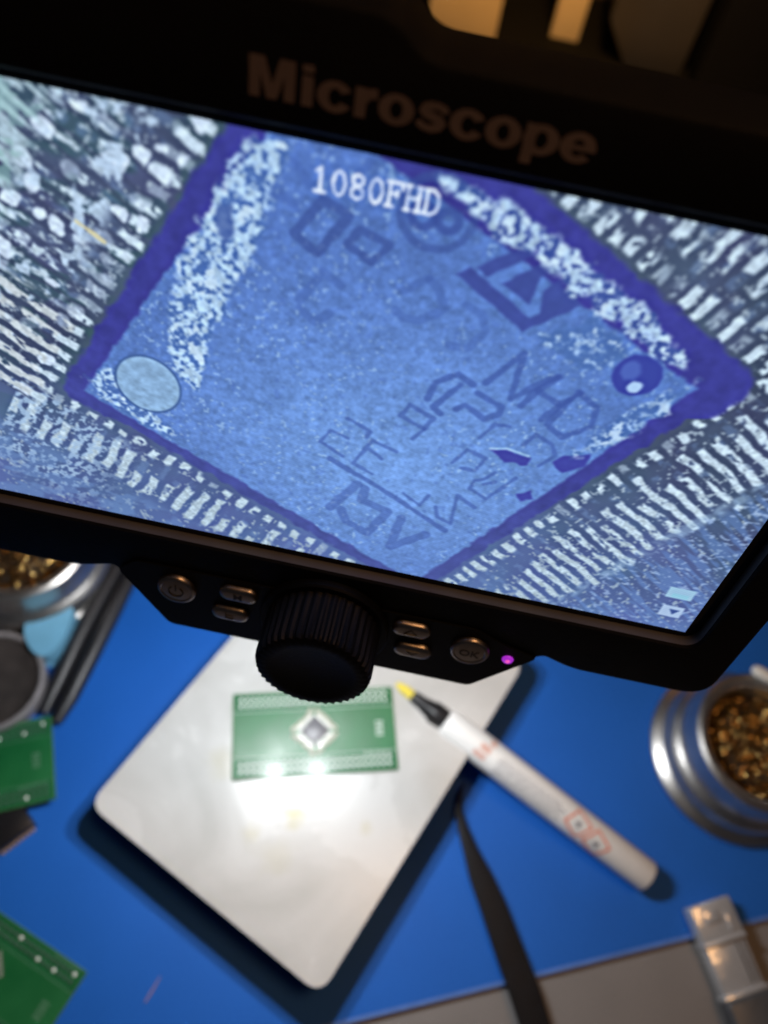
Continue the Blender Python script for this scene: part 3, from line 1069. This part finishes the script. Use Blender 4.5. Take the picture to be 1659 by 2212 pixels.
# power sign
bm = bmesh.new()
arc = [(1.7 * math.sin(a), 1.7 * math.cos(a), 0.02) for a in np.linspace(0.6, 2 * math.pi - 0.6, 26)]
add_tube(bm, arc, 0.2, 6)
add_tube(bm, [(0, 0.3, 0.02), (0, 2.3, 0.02)], 0.2, 6)
obj('icon', bm, M['icon'], b1, SL(-36.0, -60.9, PW + 1.28))
text_mesh('icon', 'M', 3.0, M['icon'], b2, SL(-21.4, -58.3, PW + 1.36), 0.04, 0.05)
text_mesh('icon', 'OK', 3.2, M['icon'], b6, SL(33.4, -61.2, PW + 1.30), 0.04, 0.05, width=4.8)
bm = bmesh.new()
add_tube(bm, [(-0.9, 1.0, 0), (-0.9, -1.0, 0), (0.9, -1.0, 0), (0.9, 0.1, 0), (-0.9, 0.1, 0)], 0.16, 6)
obj('icon', bm, M['icon'], b3, SL(-23.3, -66.0, PW + 1.36))
for b_, u, v, sgn in ((b4, 19.0, -57.8, 1), (b5, 20.6, -65.6, -1)):
    bm = bmesh.new()
    tri = [(-1.5, -0.75 * sgn, 0), (1.5, -0.75 * sgn, 0), (0, 0.85 * sgn, 0), (-1.5, -0.75 * sgn, 0)]
    add_tube(bm, tri, 0.16, 6)
    obj('icon', bm, M['icon'], b_, SL(u, v, PW + 1.36))
# indicator
bm = bmesh.new()
add_lathe(bm, [(1.35, -0.2), (1.35, 0.2), (1.1, 0.55), (0.6, 0.72)], 24)
ind = obj('indicator_light', bm, M['ledpurple'], scope, SL(42.6, -61.9, PW))
bm = bmesh.new()
add_lathe(bm, [(0.62, 0.6), (0.4, 0.85), (0, 0.92)], 16)
obj('core', bm, M['ledred'], ind, SL(42.6, -61.9, PW))
# focus knob
KU, KV = -1.0, -62.6
bm = bmesh.new()
add_lathe(bm, [(15.2, -0.3), (15.2, 1.2), (14.8, 1.7), (13.4, 1.7)], 72)
kr = obj('knob_ring', bm, M['panel'], scope, SL(KU, KV, PW))
bm = bmesh.new()
add_lathe(bm, [(13.4, 1.0), (13.4, 2.0), (13.2, 12.4), (12.7, 13.8), (11.6, 14.2), (9.5, 14.2), (9.0, 13.9), (0, 13.9)], 160, ribs=(0.55, (1, 2, 3)))
kn = obj('focus_knob', bm, M['knob'], scope, SL(KU, KV, PW))

# lens head, LEDs, column and arm behind the display
bm = bmesh.new()
add_box(bm, (-14, 118, 196), (64, 46, 62))
obj('lens_housing', bm, M['case'], scope, bevel=5, seg=3)
bm = bmesh.new()
add_lathe(bm, [(0, 0), (9, 0), (11.5, 0.8), (12, 2), (12, 15)], 48, Matrix.Translation((-9.5, 97, 162)))
brl = obj('lens_barrel', bm, M['knob'], scope)
bm = bmesh.new()
add_lathe(bm, [(0, 0), (5, -0.4), (7, 0.1)], 32, Matrix.Translation((-9.5, 97, 161.7)))
obj('lens', bm, M['lensglass'], brl)
for (lx, ly, lz) in LED_POS:
    bm = bmesh.new()
    add_lathe(bm, [(3.4, 0), (3.4, 8), (2.6, 9)], 24, Matrix.Translation((lx, ly, lz + 3.2)))
    add_tube(bm, [(lx, ly, lz + 10), (lx, ly + 10, lz + 16)], 2.4, 10)
    lh = obj('lamp_holder', bm, M['knob'], scope)
    bm = bmesh.new()
    add_lathe(bm, [(0, -0.5), (2.0, -0.3), (3.0, 0.2)], 20, Matrix.Translation((lx, ly, lz + 3.1)))
    le = obj('led', bm, M['led'], lh)
    le.data.materials[0].cycles.emission_sampling = 'NONE'
    lamp('led_lamp', 'POINT', (lx, ly, lz), 0.56, (0.93, 0.97, 1.0), shadow_soft_size=0.0026)
bm = bmesh.new()
add_lathe(bm, [(0, 0.03), (24, 0.03), (24, 6), (22, 8), (10, 9), (9, 12), (9, 222), (8, 224), (0, 224)], 40, Matrix.Translation((-7, 212, 0)))
obj('column', bm, M['aluminium'], scope)
bm = bmesh.new()
add_box(bm, (-10, 165, 205), (30, 50, 24))
add_lathe(bm, [(15, 190), (15, 222)], 32, Matrix.Translation((-7, 212, 0)))
obj('arm', bm, M['case'], scope)

# ================================================================== green adapter boards
_pad = None


def pad_mesh(m, nm):
    bm = bmesh.new()
    add_lathe(bm, [(0.84, 0.0), (0.8, 0.2), (0.5, 0.5), (0.0, 0.62)], 12)
    bmesh.ops.recalc_face_normals(bm, faces=bm.faces)
    bmesh.ops.scale(bm, vec=(MM, MM, MM), verts=bm.verts)
    me = bpy.data.meshes.new(nm)
    bm.to_mesh(me)
    bm.free()
    me.materials.append(m)
    me.shade_smooth()
    return me


PAD = pad_mesh(M['tin'], 'solder_pad')
PAD_DULL = pad_mesh(M['dulltin'], 'plated_hole')


def adapter_board(label, cx, cy, z, ang, chip=False, cols=range(25), tinned=None):
    """68 x 35 mm board, local origin at its centre underside"""
    rot = Matrix.Rotation(ang, 4, 'Z')
    t = thing('adapter_board', label, 'circuit board', (cx, cy, z), 'green adapter boards', rot)
    mw = WM[t.name].copy()
    bm = bmesh.new()
    add_prism(bm, rounded([(-34, -17.5), (34, -17.5), (34, 17.5), (-34, 17.5)], 0.6, 3), 0, 1.6)
    obj('substrate', bm, M['edgegreen'], t, mw)
    bm = bmesh.new()
    add_box(bm, (0, 0, 1.63), (67.6, 18.6, 0.06))
    obj('solder_mask', bm, M['maskgreen'], t, mw)
    for sgn in (1, -1):
        bm = bmesh.new()
        add_box(bm, (0, sgn * 13.35, 1.64), (67.6, 7.9, 0.08))
        obj('pad_band', bm, M['bandgreen'], t, mw)
        for row in range(2):
            for c in cols:
                bright = tinned is None or (c, row, sgn) in tinned
                o = bpy.data.objects.new('solder_pad', PAD if bright else PAD_DULL)
                COL.objects.link(o)
                o.parent = t
                o.location = Vector(((c - 12) * 2.54, sgn * (12.1 + row * 2.54), 1.67)) * MM
    bm = bmesh.new()
    for sgn in (1, -1):
        add_box(bm, (0, sgn * 9.35, 1.68), (67.2, 0.22, 0.04))
    for k in range(4):
        for j in range(3):
            add_box(bm, (26.2 + j * 1.1, -2.6 + k * 1.7, 1.68), (0.75 + 0.2 * ((k + j) % 2), 1.1 - 0.2 * (k % 2), 0.04))
    for k in range(9):
        add_box(bm, (20.5 + k * 1.3, 16.6, 1.70), (0.7, 0.8, 0.04))
        add_box(bm, (20.5 + k * 1.3, -10.2, 1.70), (0.7, 0.8, 0.04))
    obj('silkscreen', bm, M['silk'] if chip else M['dimsilk'], t, mw)
    # fan-out lands round the middle
    bm = bmesh.new()
    for sd in range(4):
        R_ = Matrix.Rotation(math.pi / 4 + sd * math.pi / 2, 4, 'Z')
        for k in range(16):
            add_box(bm, ((k - 7.5) * 0.56, 5.9, 1.685), (0.3, 1.9, 0.05), mtx=R_)
    obj('landing_pads', bm, M['solder'], t, mw)
    if chip:
        bm = bmesh.new()
        add_box(bm, (0, 0, 2.55), (8.6, 8.6, 1.35), math.pi / 4)
        ch_ = obj('chip', bm, M['chip'], t, mw, bevel=0.18)
        bm = bmesh.new()
        add_lathe(bm, [(0, 0), (0.45, 0), (0.5, 0.02)], 16, Matrix.Translation((0, -4.6, 3.24)))
        obj('pin_one_dot', bm, M['silk'], ch_, mw)
        bm = bmesh.new()
        for sd in range(4):
            R_ = Matrix.Rotation(math.pi / 4 + sd * math.pi / 2, 4, 'Z')
            for k in range(16):
                x = (k - 7.5) * 0.5
                add_box(bm, (x, 4.7, 2.45), (0.24, 0.9, 0.16), mtx=R_)
                add_box(bm, (x, 5.1, 2.1), (0.24, 0.16, 0.8), mtx=R_)
                add_box(bm, (x, 5.6, 1.8), (0.24, 0.9, 0.16), mtx=R_)
        obj('leads', bm, M['solder'], ch_, mw)
        bm = bmesh.new()
        r_ = random.Random(5)
        for sd in range(4):
            R_ = Matrix.Rotation(math.pi / 4 + sd * math.pi / 2, 4, 'Z')
            for k in range(9):
                x = (k - 4) * 1.35 + r_.uniform(-.3, .3)
                n0 = len(bm.verts)
                bmesh.ops.create_icosphere(bm, subdivisions=2, radius=1.0, matrix=R_ @ Matrix.Translation((x, 6.9 + r_.uniform(-.4, .5), 1.7)) @ Matrix.Diagonal((1.1 * r_.uniform(.7, 1.2), 0.95 * r_.uniform(.7, 1.3), 0.22, 1)))
        obj('flux_residue', bm, M['flux'], t, mw)
    return t


q = [onz(*p, TILE_Z + 1.6)[:2] for p in ((502, 1500), (847, 1484), (858, 1661), (504, 1684))]
c0 = sum(q) / 4
ang = math.atan2(*((q[1] - q[0] + q[2] - q[3]) / 2)[::-1])
adapter_board('green adapter board with a chip soldered in its middle, lying on the white tile', c0[0], c0[1], TILE_Z + 0.03, ang, True)

p = onz(110, 1543, 7.6)[:2]
p2 = onz(120, 1728, 7.6)[:2]
yd = (p - p2) / np.linalg.norm(p - p2)
xd = np.array([yd[1], -yd[0]])
c2 = (p + p2) / 2 - xd * 34
adapter_board('bare green adapter board propped on a black chip below the dark dish', c2[0], c2[1], 6.0, math.atan2(xd[1], xd[0]),
              tinned={(24, 1, 1), (21, 0, 1), (21, 1, -1), (17, 0, 1), (14, 1, -1)})
p = onz(188, 2100, 1.6)[:2]
a3 = math.radians(-18.5)
xd = np.array([math.cos(a3), math.sin(a3)])
yd = np.array([-xd[1], xd[0]])
c3_ = p - xd * 34 - yd * 17.5
adapter_board('bare green adapter board lying flat on the blue mat by itself', c3_[0], c3_[1], 0.03, a3,
              tinned={(24, 1, 1), (21, 0, 1), (18, 0, 1), (24, 1, -1), (14, 1, 1), (10, 0, 1)})

# black chip under the propped board
p = onz(52, 1782, 3)
t = thing('loose_chip', 'small black chip with tan edge sticking out under the propped green board', 'chip', (p[0], p[1], 0.03), None,
          Matrix.Rotation(math.radians(52), 4, 'Z'))
bm = bmesh.new()
add_box(bm, (-5, 4.5, 2.9), (17, 15, 5.7))
obj('package', bm, M['blackpl'], t, WM[t.name].copy(), bevel=0.4)
bm = bmesh.new()
for k in range(8):
    add_box(bm, (-11.5 + k * 1.9, -3.5, 1.6), (0.8, 1.0, 0.4))
    add_box(bm, (-11.5 + k * 1.9, -3.9, 0.8), (0.8, 0.3, 1.6))
obj('pins', bm, M['wood'], t, WM[t.name].copy())
bm = bmesh.new()
add_box(bm, (-30, 30, 2.9), (14, 12, 5.7))
obj('package', bm, M['blackpl'], t, WM[t.name].copy(), bevel=0.4)

# ================================================================== flux pen
PR = 6.8
pa = Vector(onz(960, 1556, 23.5))
pb = Vector(onz(1398, 1894, PR + 0.05))
ax = (pb - pa).normalized()
plen = (pb - pa).length
px_ = ax
pz_ = (Vector((0, 0, 1)) - ax * ax.z).normalized()
py_ = pz_.cross(px_)
PM = Matrix(((px_.x, py_.x, pz_.x, pa.x * MM), (px_.y, py_.y, pz_.y, pa.y * MM), (px_.z, py_.z, pz_.z, pa.z * MM), (0, 0, 0, 1)))
pen = thing('flux_pen', 'white flux pen with yellow felt tip and orange hazard diamonds leaning on the tile', 'pen', tuple(pb - Vector((0, 0, PR))))
LX = Matrix.Rotation(math.pi / 2, 4, 'Y')    # lathe axis to +x
bm = bmesh.new()
add_lathe(bm, [(0, 0), (5.4, 0), (5.9, 0.4), (PR, 3), (PR, plen - 1.2), (PR - 0.4, plen - 0.3), (PR - 1.2, plen), (0, plen)], 56, LX)
barrel = obj('barrel', bm, M['penwhite'], pen, PM)
bm = bmesh.new()
add_lathe(bm, [(0, -17.5), (2.3, -17.5), (2.7, -16.5), (3.0, -12), (4.0, -8), (4.4, -6), (4.6, -5.5), (4.6, -0.6), (5.2, -0.1)], 40, LX)
for k in range(8):
    a = k * math.pi / 4
    add_box(bm, (-4.2, 4.5 * math.cos(a), 4.5 * math.sin(a)), (5.0, 0.9, 0.9))
nib = obj('nib_holder', bm, M['blackpl'], pen, PM)
bm = bmesh.new()
add_lathe(bm, [(0, -26.2), (0.9, -25.8), (2.0, -22.8), (2.25, -21), (2.25, -17.2)], 28, LX)
obj('felt_tip', bm, M['yellow'], nib, PM)


def wrap(bm, cells, lift=0.06):
    """cells: list of polygons in (x along pen, arc mm); projected onto the barrel"""
    for poly in cells:
        vs_ = []
        for (x, s) in poly:
            a = s / PR
            vs_.append(bm.verts.new((x, (PR + lift) * math.sin(a), (PR + lift) * math.cos(a))))
        bm.faces.new(vs_)


def grid_rect(x0, x1, s0, s1, n=6):
    return [[(x0, s0 + (s1 - s0) * i / n), (x1, s0 + (s1 - s0) * i / n), (x1, s0 + (s1 - s0) * (i + 1) / n), (x0, s0 + (s1 - s0) * (i + 1) / n)] for i in range(n)]


def px_on_pen(u, v):
    """where a pixel's ray meets the barrel's upper plane -> (x along, arc)"""
    r = ray(u, v)
    P0 = pa + Vector((0, 0, 0))
    n = pz_
    best = None
    P = Vector(CC)
    d = Vector(r)
    # intersect with the cylinder
    o_ = P - pa
    A = d - px_ * d.dot(px_)
    B = o_ - px_ * o_.dot(px_)
    a, b, c = A.dot(A), 2 * A.dot(B), B.dot(B) - PR * PR
    disc = b * b - 4 * a * c
    t = (-b - math.sqrt(max(disc, 0))) / (2 * a)
    h = P + d * t - pa
    return h.dot(px_), math.atan2(h.dot(py_), h.dot(pz_)) * PR


# print: two pale orange blotches near the front, rows of tiny grey lettering, two hazard diamonds
mx, ms = px_on_pen(1085, 1660)
bm = bmesh.new()
r_ = random.Random(3)
for (uu, vv, l, w_) in ((1050, 1617, 5.0, 3.2), (1068, 1607, 3.0, 3.6), (1035, 1630, 6.0, 2.6)):
    x, s = px_on_pen(uu, vv)
    wrap(bm, grid_rect(x - l / 2, x + l / 2, s - w_ / 2, s + w_ / 2, 4))
obj('brand_print', bm, M['palepr'], barrel, PM, smooth=False)
bm = bmesh.new()
xa, sa_ = px_on_pen(1070, 1655)
for row in range(7):
    s = sa_ - 4.4 + row * 1.35
    x = xa - 1.0 + r_.uniform(0, 2)
    end = xa + 37 - r_.uniform(0, 9)
    while x < end:
        l = r_.uniform(0.6, 2.4)
        wrap(bm, [[(x, s), (x + l, s), (x + l, s + 0.6), (x, s + 0.6)]])
        x += l + r_.uniform(0.3, 0.7)
obj('small_print', bm, M['greypr'], barrel, PM, smooth=False)


def diamond(u, v, half, rot=0.0):
    x, s = px_on_pen(u, v)
    bm = bmesh.new()
    cor = [(half * math.cos(rot + k * math.pi / 2), half * math.sin(rot + k * math.pi / 2)) for k in range(4)]
    inn = [(c[0] * 0.78, c[1] * 0.78) for c in cor]
    n = 6
    for k in range(4):
        a, b = cor[k], cor[(k + 1) % 4]
        c, d = inn[k], inn[(k + 1) % 4]
        for i in range(n):
            f0, f1 = i / n, (i + 1) / n
            L = lambda p, q_, f: (x + p[0] + (q_[0] - p[0]) * f, s + p[1] + (q_[1] - p[1]) * f)
            wrap(bm, [[L(a, b, f0), L(a, b, f1), L(c, d, f1), L(c, d, f0)]], 0.08)
    dm = obj('hazard_diamond', bm, M['orange'], barrel, PM, smooth=False)
    bm = bmesh.new()
    for (dx, ds, l, w_) in ((0.3, -0.9, 1.9, 0.8), (-0.4, 0.0, 2.3, 0.75), (0.5, 0.8, 1.3, 0.7)):
        wrap(bm, grid_rect(x + dx - l / 2, x + dx + l / 2, s + ds - w_ / 2, s + ds + w_ / 2, 2), 0.09)
    obj('symbol', bm, M['darkpr'], dm, PM, smooth=False)


diamond(1250, 1780, 6.6, 0.35)
diamond(1287, 1824, 6.6, 0.35)

# ================================================================== tweezers
tw = thing('tweezers', 'black coated bent-tip tweezers lying between the tile and the grey desk', 'tweezers', tuple(onz(1060, 1950, 0.2)))
path = [(1003, 1692, 5.5), (993, 1716, 4.6), (990, 1750, 3.8), (1000, 1790, 3.4), (1017, 1838, 3.4), (1037, 1890, 3.4), (1062, 1950, 3.6), (1098, 2050, 3.8),
        (1132, 2140, 4.0), (1180, 2290, 4.2), (1206, 2370, 4.2)]
wid = [0.5, 0.8, 1.4, 2.2, 3.0, 4.6, 5.2, 5.7, 5.9, 5.4, 4.6]
for sgn in (-1, 1):
    bm = bmesh.new()
    pts = []
    for k, (u, v, z) in enumerate(path):
        P = Vector(onz(u, v, z))
        gap = [0.25, 0.4, 0.7, 1.0, 1.3, 1.5, 1.6, 1.6, 1.5, 1.0, 0.45][k]
        P.z += sgn * gap
        pts.append(P)
    # resample
    fine_pts, fine_w = [], []
    for k in range(len(pts) - 1):
        for j in range(4):
            f = j / 4
            fine_pts.append(pts[k].lerp(pts[k + 1], f))
            fine_w.append(wid[k] * (1 - f) + wid[k + 1] * f)
    fine_pts.append(pts[-1])
    fine_w.append(wid[-1])
    rings = []
    for k, P in enumerate(fine_pts):
        tdir = (fine_pts[min(k + 1, len(fine_pts) - 1)] - fine_pts[max(k - 1, 0)])
        tdir.z = 0
        tdir.normalize()
        sd = Vector((tdir.y, -tdir.x, 0))
        w_ = fine_w[k]
        hh = 0.55
        rings.append([bm.verts.new(P + sd * w_ + Vector((0, 0, -hh))), bm.verts.new(P + sd * w_ + Vector((0, 0, hh * .4))),
                      bm.verts.new(P + sd * w_ * 0.6 + Vector((0, 0, hh))), bm.verts.new(P - sd * w_ * 0.6 + Vector((0, 0, hh))),
                      bm.verts.new(P - sd * w_ + Vector((0, 0, hh * .4))), bm.verts.new(P - sd * w_ + Vector((0, 0, -hh)))])
    for a, b in zip(rings[:-1], rings[1:]):
        for i in range(6):
            j = (i + 1) % 6
            bm.faces.new((a[i], a[j], b[j], b[i]))
    bm.faces.new(rings[0])
    bm.faces.new(rings[-1])
    obj('arm', bm, M['tweez'], tw)

# ================================================================== tins of brass wool
def wool(bm, R_, z0, z1, n, seed):
    r_ = random.Random(seed)
    for k in range(n):
        a = r_.uniform(0, 2 * math.pi)
        rr = R_ * math.sqrt(r_.random()) * 0.94
        dome = z0 + (z1 - z0) * (1 - (rr / R_) ** 2)
        c = Vector((rr * math.cos(a), rr * math.sin(a), dome - abs(r_.gauss(0, 2.2))))
        d1 = Vector((r_.gauss(0, 1), r_.gauss(0, 1), r_.gauss(0, .6))).normalized()
        d2 = d1.orthogonal().normalized()
        d3 = d1.cross(d2)
        R0 = r_.uniform(0.9, 2.0)
        turns = r_.uniform(1.0, 2.2)
        pitch = r_.uniform(1.2, 3.0)
        wdt = r_.uniform(0.2, 0.4)
        ns = int(14 * turns)
        prev = None
        ph = r_.uniform(0, 6.28)
        for i in range(ns + 1):
            t = i / ns
            an = ph + t * turns * 2 * math.pi
            rad = d2 * math.cos(an) + d3 * math.sin(an)
            P = c + rad * R0 + d1 * (pitch * turns * (t - .5))
            if P.z > dome + 2.0:
                P.z = dome + 2.0 + 0.2 * (P.z - dome - 2)
            m_ = math.hypot(P.x, P.y)
            if m_ > R_ - 0.4:
                P.x *= (R_ - 0.4) / m_
                P.y *= (R_ - 0.4) / m_
            a_, b_ = bm.verts.new(P + d1 * wdt), bm.verts.new(P - d1 * wdt)
            if prev:
                bm.faces.new((prev[0], prev[1], b_, a_))
            prev = (a_, b_)


def brass_tin(label, cx, cy, seed, k=1.0):
    t = thing('brass_wool_tin', label, 'tip cleaner', (cx, cy, 0.03), 'steel tins of brass wool')
    mw = WM[t.name].copy()
    bm = bmesh.new()
    prof = [(0, 0), (39, 0), (40.2, 0.8), (40.2, 3.0), (39, 4.4), (36.8, 5.2), (35.4, 6.6), (34.6, 9), (34.8, 11), (35.8, 12.6), (35.2, 14.4),
            (33.0, 16), (31.4, 18), (30.4, 25), (30.8, 27.6), (30.4, 29.2), (28.8, 30.2), (26.8, 29.8), (25.2, 28.2), (24.4, 25), (24.2, 18), (24, 12), (0, 11.5)]
    add_lathe(bm, [(r * k, z) for r, z in prof], 96)
    obj('tin_body', bm, M['steel'], t, mw)
    bm = bmesh.new()
    add_lathe(bm, [(0, 24), (14 * k, 22.5), (20 * k, 19), (23.8 * k, 15)], 32)
    obj('core', bm, M['dark'], t, mw)
    bm = bmesh.new()
    wool(bm, 23.8 * k, 19.0, 25.0, 900, seed)
    o = obj('brass_wool', bm, M['brass'], t, mw)
    o['kind'] = 'stuff'
    return t


brass_tin('steel tin of coiled brass wool with a cotton swab on it, beside the pen', 184, 113, 3, 1.0)
tl_c = onz(-40, 1225, 28)
brass_tin('steel tin of brass wool beside the light blue cap and black pliers', -160, 136, 9, 1.05)

# cotton swab on the right tin
sp = onz(1640, 1452, 33)
t = thing('cotton_swab', 'white-tipped cotton swab resting on the brass wool', 'swab', tuple(sp))
d = Vector((0.93, -0.35, -0.02)).normalized()
P = Vector(sp)
bm = bmesh.new()
add_tube(bm, [P + d * x for x in (6, 20, 40, 60)], 1.3, 10)
obj('stick', bm, M['wood'], t)
bm = bmesh.new()
add_tube(bm, [P + d * x for x in (-3.4, -2.8, -1, 3, 7, 10)], [0.6, 1.7, 2.6, 2.8, 2.3, 1.4], 14)
obj('cotton_head', bm, M['cotton'], t)

# ================================================================== things at the left edge
p = onz(30, 1468, 10)
t = thing('shallow_dish', 'round dark brown dish with a grey rim above the propped board', 'dish', (p[0] - 9, p[1] - 3, 0.03))
mw = WM[t.name].copy()
bm = bmesh.new()
add_lathe(bm, [(0, 0), (20, 0), (21.5, 1), (22.5, 9), (22.5, 11.5), (21.8, 12.2), (20.6, 11.8), (20.2, 10.4)], 64)
obj('rim', bm, M['dishrim'], t, mw)
bm = bmesh.new()
add_lathe(bm, [(0, 9.0), (12, 9.2), (19, 9.8), (20.4, 10.6)], 64)
obj('filling', bm, M['dishdark'], t, mw)

pc = onz(104, 1362, 12)
t = thing('plastic_cap', 'light blue rounded plastic cap between the steel tin and the dark dish', 'cap', (pc[0], pc[1], 0.03))
mw = WM[t.name].copy() @ Matrix.Rotation(math.radians(-35), 4, 'Z')
cap_px = [(58, 1338), (92, 1308), (138, 1297), (164, 1318), (152, 1356), (126, 1402), (98, 1424), (72, 1412), (53, 1376)]
cp = [tuple(onz(u, v, 12)[:2] - pc[:2]) for u, v in cap_px][::-1]
mw = WM[t.name].copy()
bm = bmesh.new()
add_prism(bm, rounded(cp, 5, 4), 2.0, 14.0)
obj('shell', bm, M['skyblue'], t, mw, bevel=2.6, seg=4)
bm = bmesh.new()
add_prism(bm, inset(rounded(cp, 5, 4), -0.8), 0.0, 2.2)
obj('lip', bm, M['skyblue'], t, mw, bevel=0.5)

t = thing('pliers', 'black handled pliers lying along the left side of the blue mat', 'pliers', tuple(onz(190, 1400, 0.1)))
h1 = [onz(122, 1560, 4.2), onz(150, 1510, 4.6), onz(200, 1410, 5.0), onz(250, 1310, 5.0), onz(300, 1210, 5.0), onz(330, 1150, 5.0)]
h2 = [onz(95, 1540, 4.2), onz(128, 1470, 4.8), onz(170, 1380, 5.2), onz(215, 1295, 5.2), onz(270, 1195, 5.0), onz(312, 1135, 5.0)]
for hpts in (h1, h2):
    bm = bmesh.new()
    add_tube(bm, hpts, [2.4, 3.6, 4.0, 4.0, 3.4, 3.0], 12, flat=(1.0, 1.0))
    obj('handle', bm, M['handle'], t)
bm = bmesh.new()
jp = Vector(onz(322, 1142, 5.0))
jd = (jp - Vector(onz(250, 1310, 5.0))).normalized()
add_lathe(bm, [(0, -3.4), (7, -3.4), (7.4, 0), (7, 3.4), (0, 3.4)], 28, Matrix.Translation(jp))
add_tube(bm, [jp, jp + jd * 12, jp + jd * 24], [6, 4.2, 1.6], 10, flat=(1, 0.55))
obj('jaws', bm, M['tweez'], t)

# ================================================================== metal plug at the lower right
ua = Vector(onz(1486, 1962, 8))
ub = Vector(onz(1566, 2160, 8))
pd = (ub - ua).normalized()
pn = Vector((-pd.y, pd.x, 0))               # to the right across the plug
cpl = ua + pn * 10.2
PGM = Matrix(((pn.x, pd.x, 0, cpl.x * MM), (pn.y, pd.y, 0, cpl.y * MM), (0, 0, 1, 0), (0, 0, 0, 1)))
plug = thing('metal_plug', 'shiny nickel plug with dark grey moulded grip lying across the mat edge', 'plug', (cpl.x, cpl.y, 0.03))
Lp = (ub - ua).length
bm = bmesh.new()
add_box(bm, (0, Lp * 0.22, 4.3), (19.4, Lp * 0.44, 7.4))
sh = obj('shell', bm, M['chrome'], plug, PGM, bevel=1.1, seg=3)
bm = bmesh.new()
add_box(bm, (0, Lp * 0.72, 3.9), (18.6, Lp * 0.55, 6.6))
obj('neck', bm, M['chrome'], plug, PGM, bevel=0.9, seg=3)
bm = bmesh.new()
add_box(bm, (0, Lp * 0.445, 4.6), (19.9, 2.2, 8.0))
obj('collar', bm, M['chrome'], plug, PGM, bevel=0.8, seg=3)
bm = bmesh.new()
add_box(bm, (-1.5, Lp * 0.16, 8.35), (6.5, 5.0, 0.9))
add_box(bm, (5.2, Lp * 0.27, 8.3), (2.4, 6.0, 0.8))
obj('spring_tab', bm, M['chrome'], sh, PGM, bevel=0.3)
bm = bmesh.new()
for x_ in (4.5, 7.0):
    add_box(bm, (x_, Lp * 0.72, 7.3), (0.7, Lp * 0.45, 0.5))
obj('ridge', bm, M['overmold'], plug, PGM)
bm = bmesh.new()
add_box(bm, (0, Lp * 1.01, 4.5), (20.4, 2.0, 8.2))
obj('end_ring', bm, M['chrome'], plug, PGM, bevel=0.7, seg=2)
bm = bmesh.new()
add_box(bm, (0, Lp + 20, 4.6), (21.0, 38, 8.8))
gr = obj('grip', bm, M['overmold'], plug, PGM, bevel=1.8, seg=3)

# small pinkish fibre on the mat
p = Vector(onz(313, 2165, 0.3))
bm = bmesh.new()
add_tube(bm, [p, p + Vector((1.5, 4.0, 0.1)), p + Vector((3.0, 9, 0))], [0.35, 0.5, 0.25], 6)
o = obj('lint_fibre', bm, mat('lint', (0.30, 0.22, 0.36), 0.9, noise=0.2), smooth=True)
tag(o, 'tiny pinkish fibre lying on the blue mat', 'fibre')

# ================================================================== things at the back of the bench
bm = bmesh.new()
add_box(bm, (60, 742, 6), (760, 240, 20))
o = obj('shelf_board', bm, M['blackbox'], bevel=1.5)
tag(o, 'black board carrying the boxes behind the microscope', 'board')
SZ = 16.1


def carton(name, label, cat, x0, x1, y, depth, h, m, chamfer=0, strip=None):
    t = thing(name, label, cat, ((x0 + x1) / 2, y, SZ))
    bm = bmesh.new()
    pts = [(x0, 0), (x1, 0), (x1, h), (x0, h)]
    if chamfer:
        pts = [(x0 + chamfer, 0), (x1, 0), (x1, h), (x0, h), (x0, chamfer * 1.4)]
    mt = Matrix(((1, 0, 0, 0), (0, 0, 1, y), (0, 1, 0, SZ), (0, 0, 0, 1)))
    add_prism(bm, pts, 0, depth, mt)
    obj('body', bm, m, t, bevel=1.2)
    if strip:
        bm = bmesh.new()
        add_box(bm, strip[0], strip[1])
        obj(strip[2], bm, strip[3], t)
    return t


xa = lambda u, v: onz(u, v, SZ)[0]
carton('cardboard_box', 'wide pale cardboard box lit warm behind the microscope', 'box', -46, 9, 636, 70, 190, M['carton'],
       strip=((-17, 635.6, SZ + 120), (50, 0.6, 14), 'tape', M['tape']))
carton('wooden_slat', 'narrow pale upright slat standing between two dark boxes', 'slat', 52, 75, 660, 16, 190, M['cream'],
       strip=((63, 659.6, SZ + 140), (4, 0.8, 4), 'screw', M['dark']))
carton('brown_box', 'brown box with a cut lower corner behind the microscope', 'box', 92, 158, 640, 80, 190, M['brown'], chamfer=22,
       strip=((125, 639.6, SZ + 100), (40, 0.6, 22), 'label_patch', M['dkwood']))
carton('dark_cabinet', 'dark wooden cabinet back standing behind the pale slat', 'cabinet', -200, 330, 735, 20, 330, M['dkwood'],
       strip=((0, 734.6, SZ + 250), (420, 0.6, 6), 'groove', M['dark']))
carton('equipment_case', 'black equipment case beside the brown box', 'case', 166, 330, 620, 100, 200, M['blackbox'],
       strip=((240, 619.2, SZ + 150), (60, 1.4, 10), 'handle', M['rubber']))
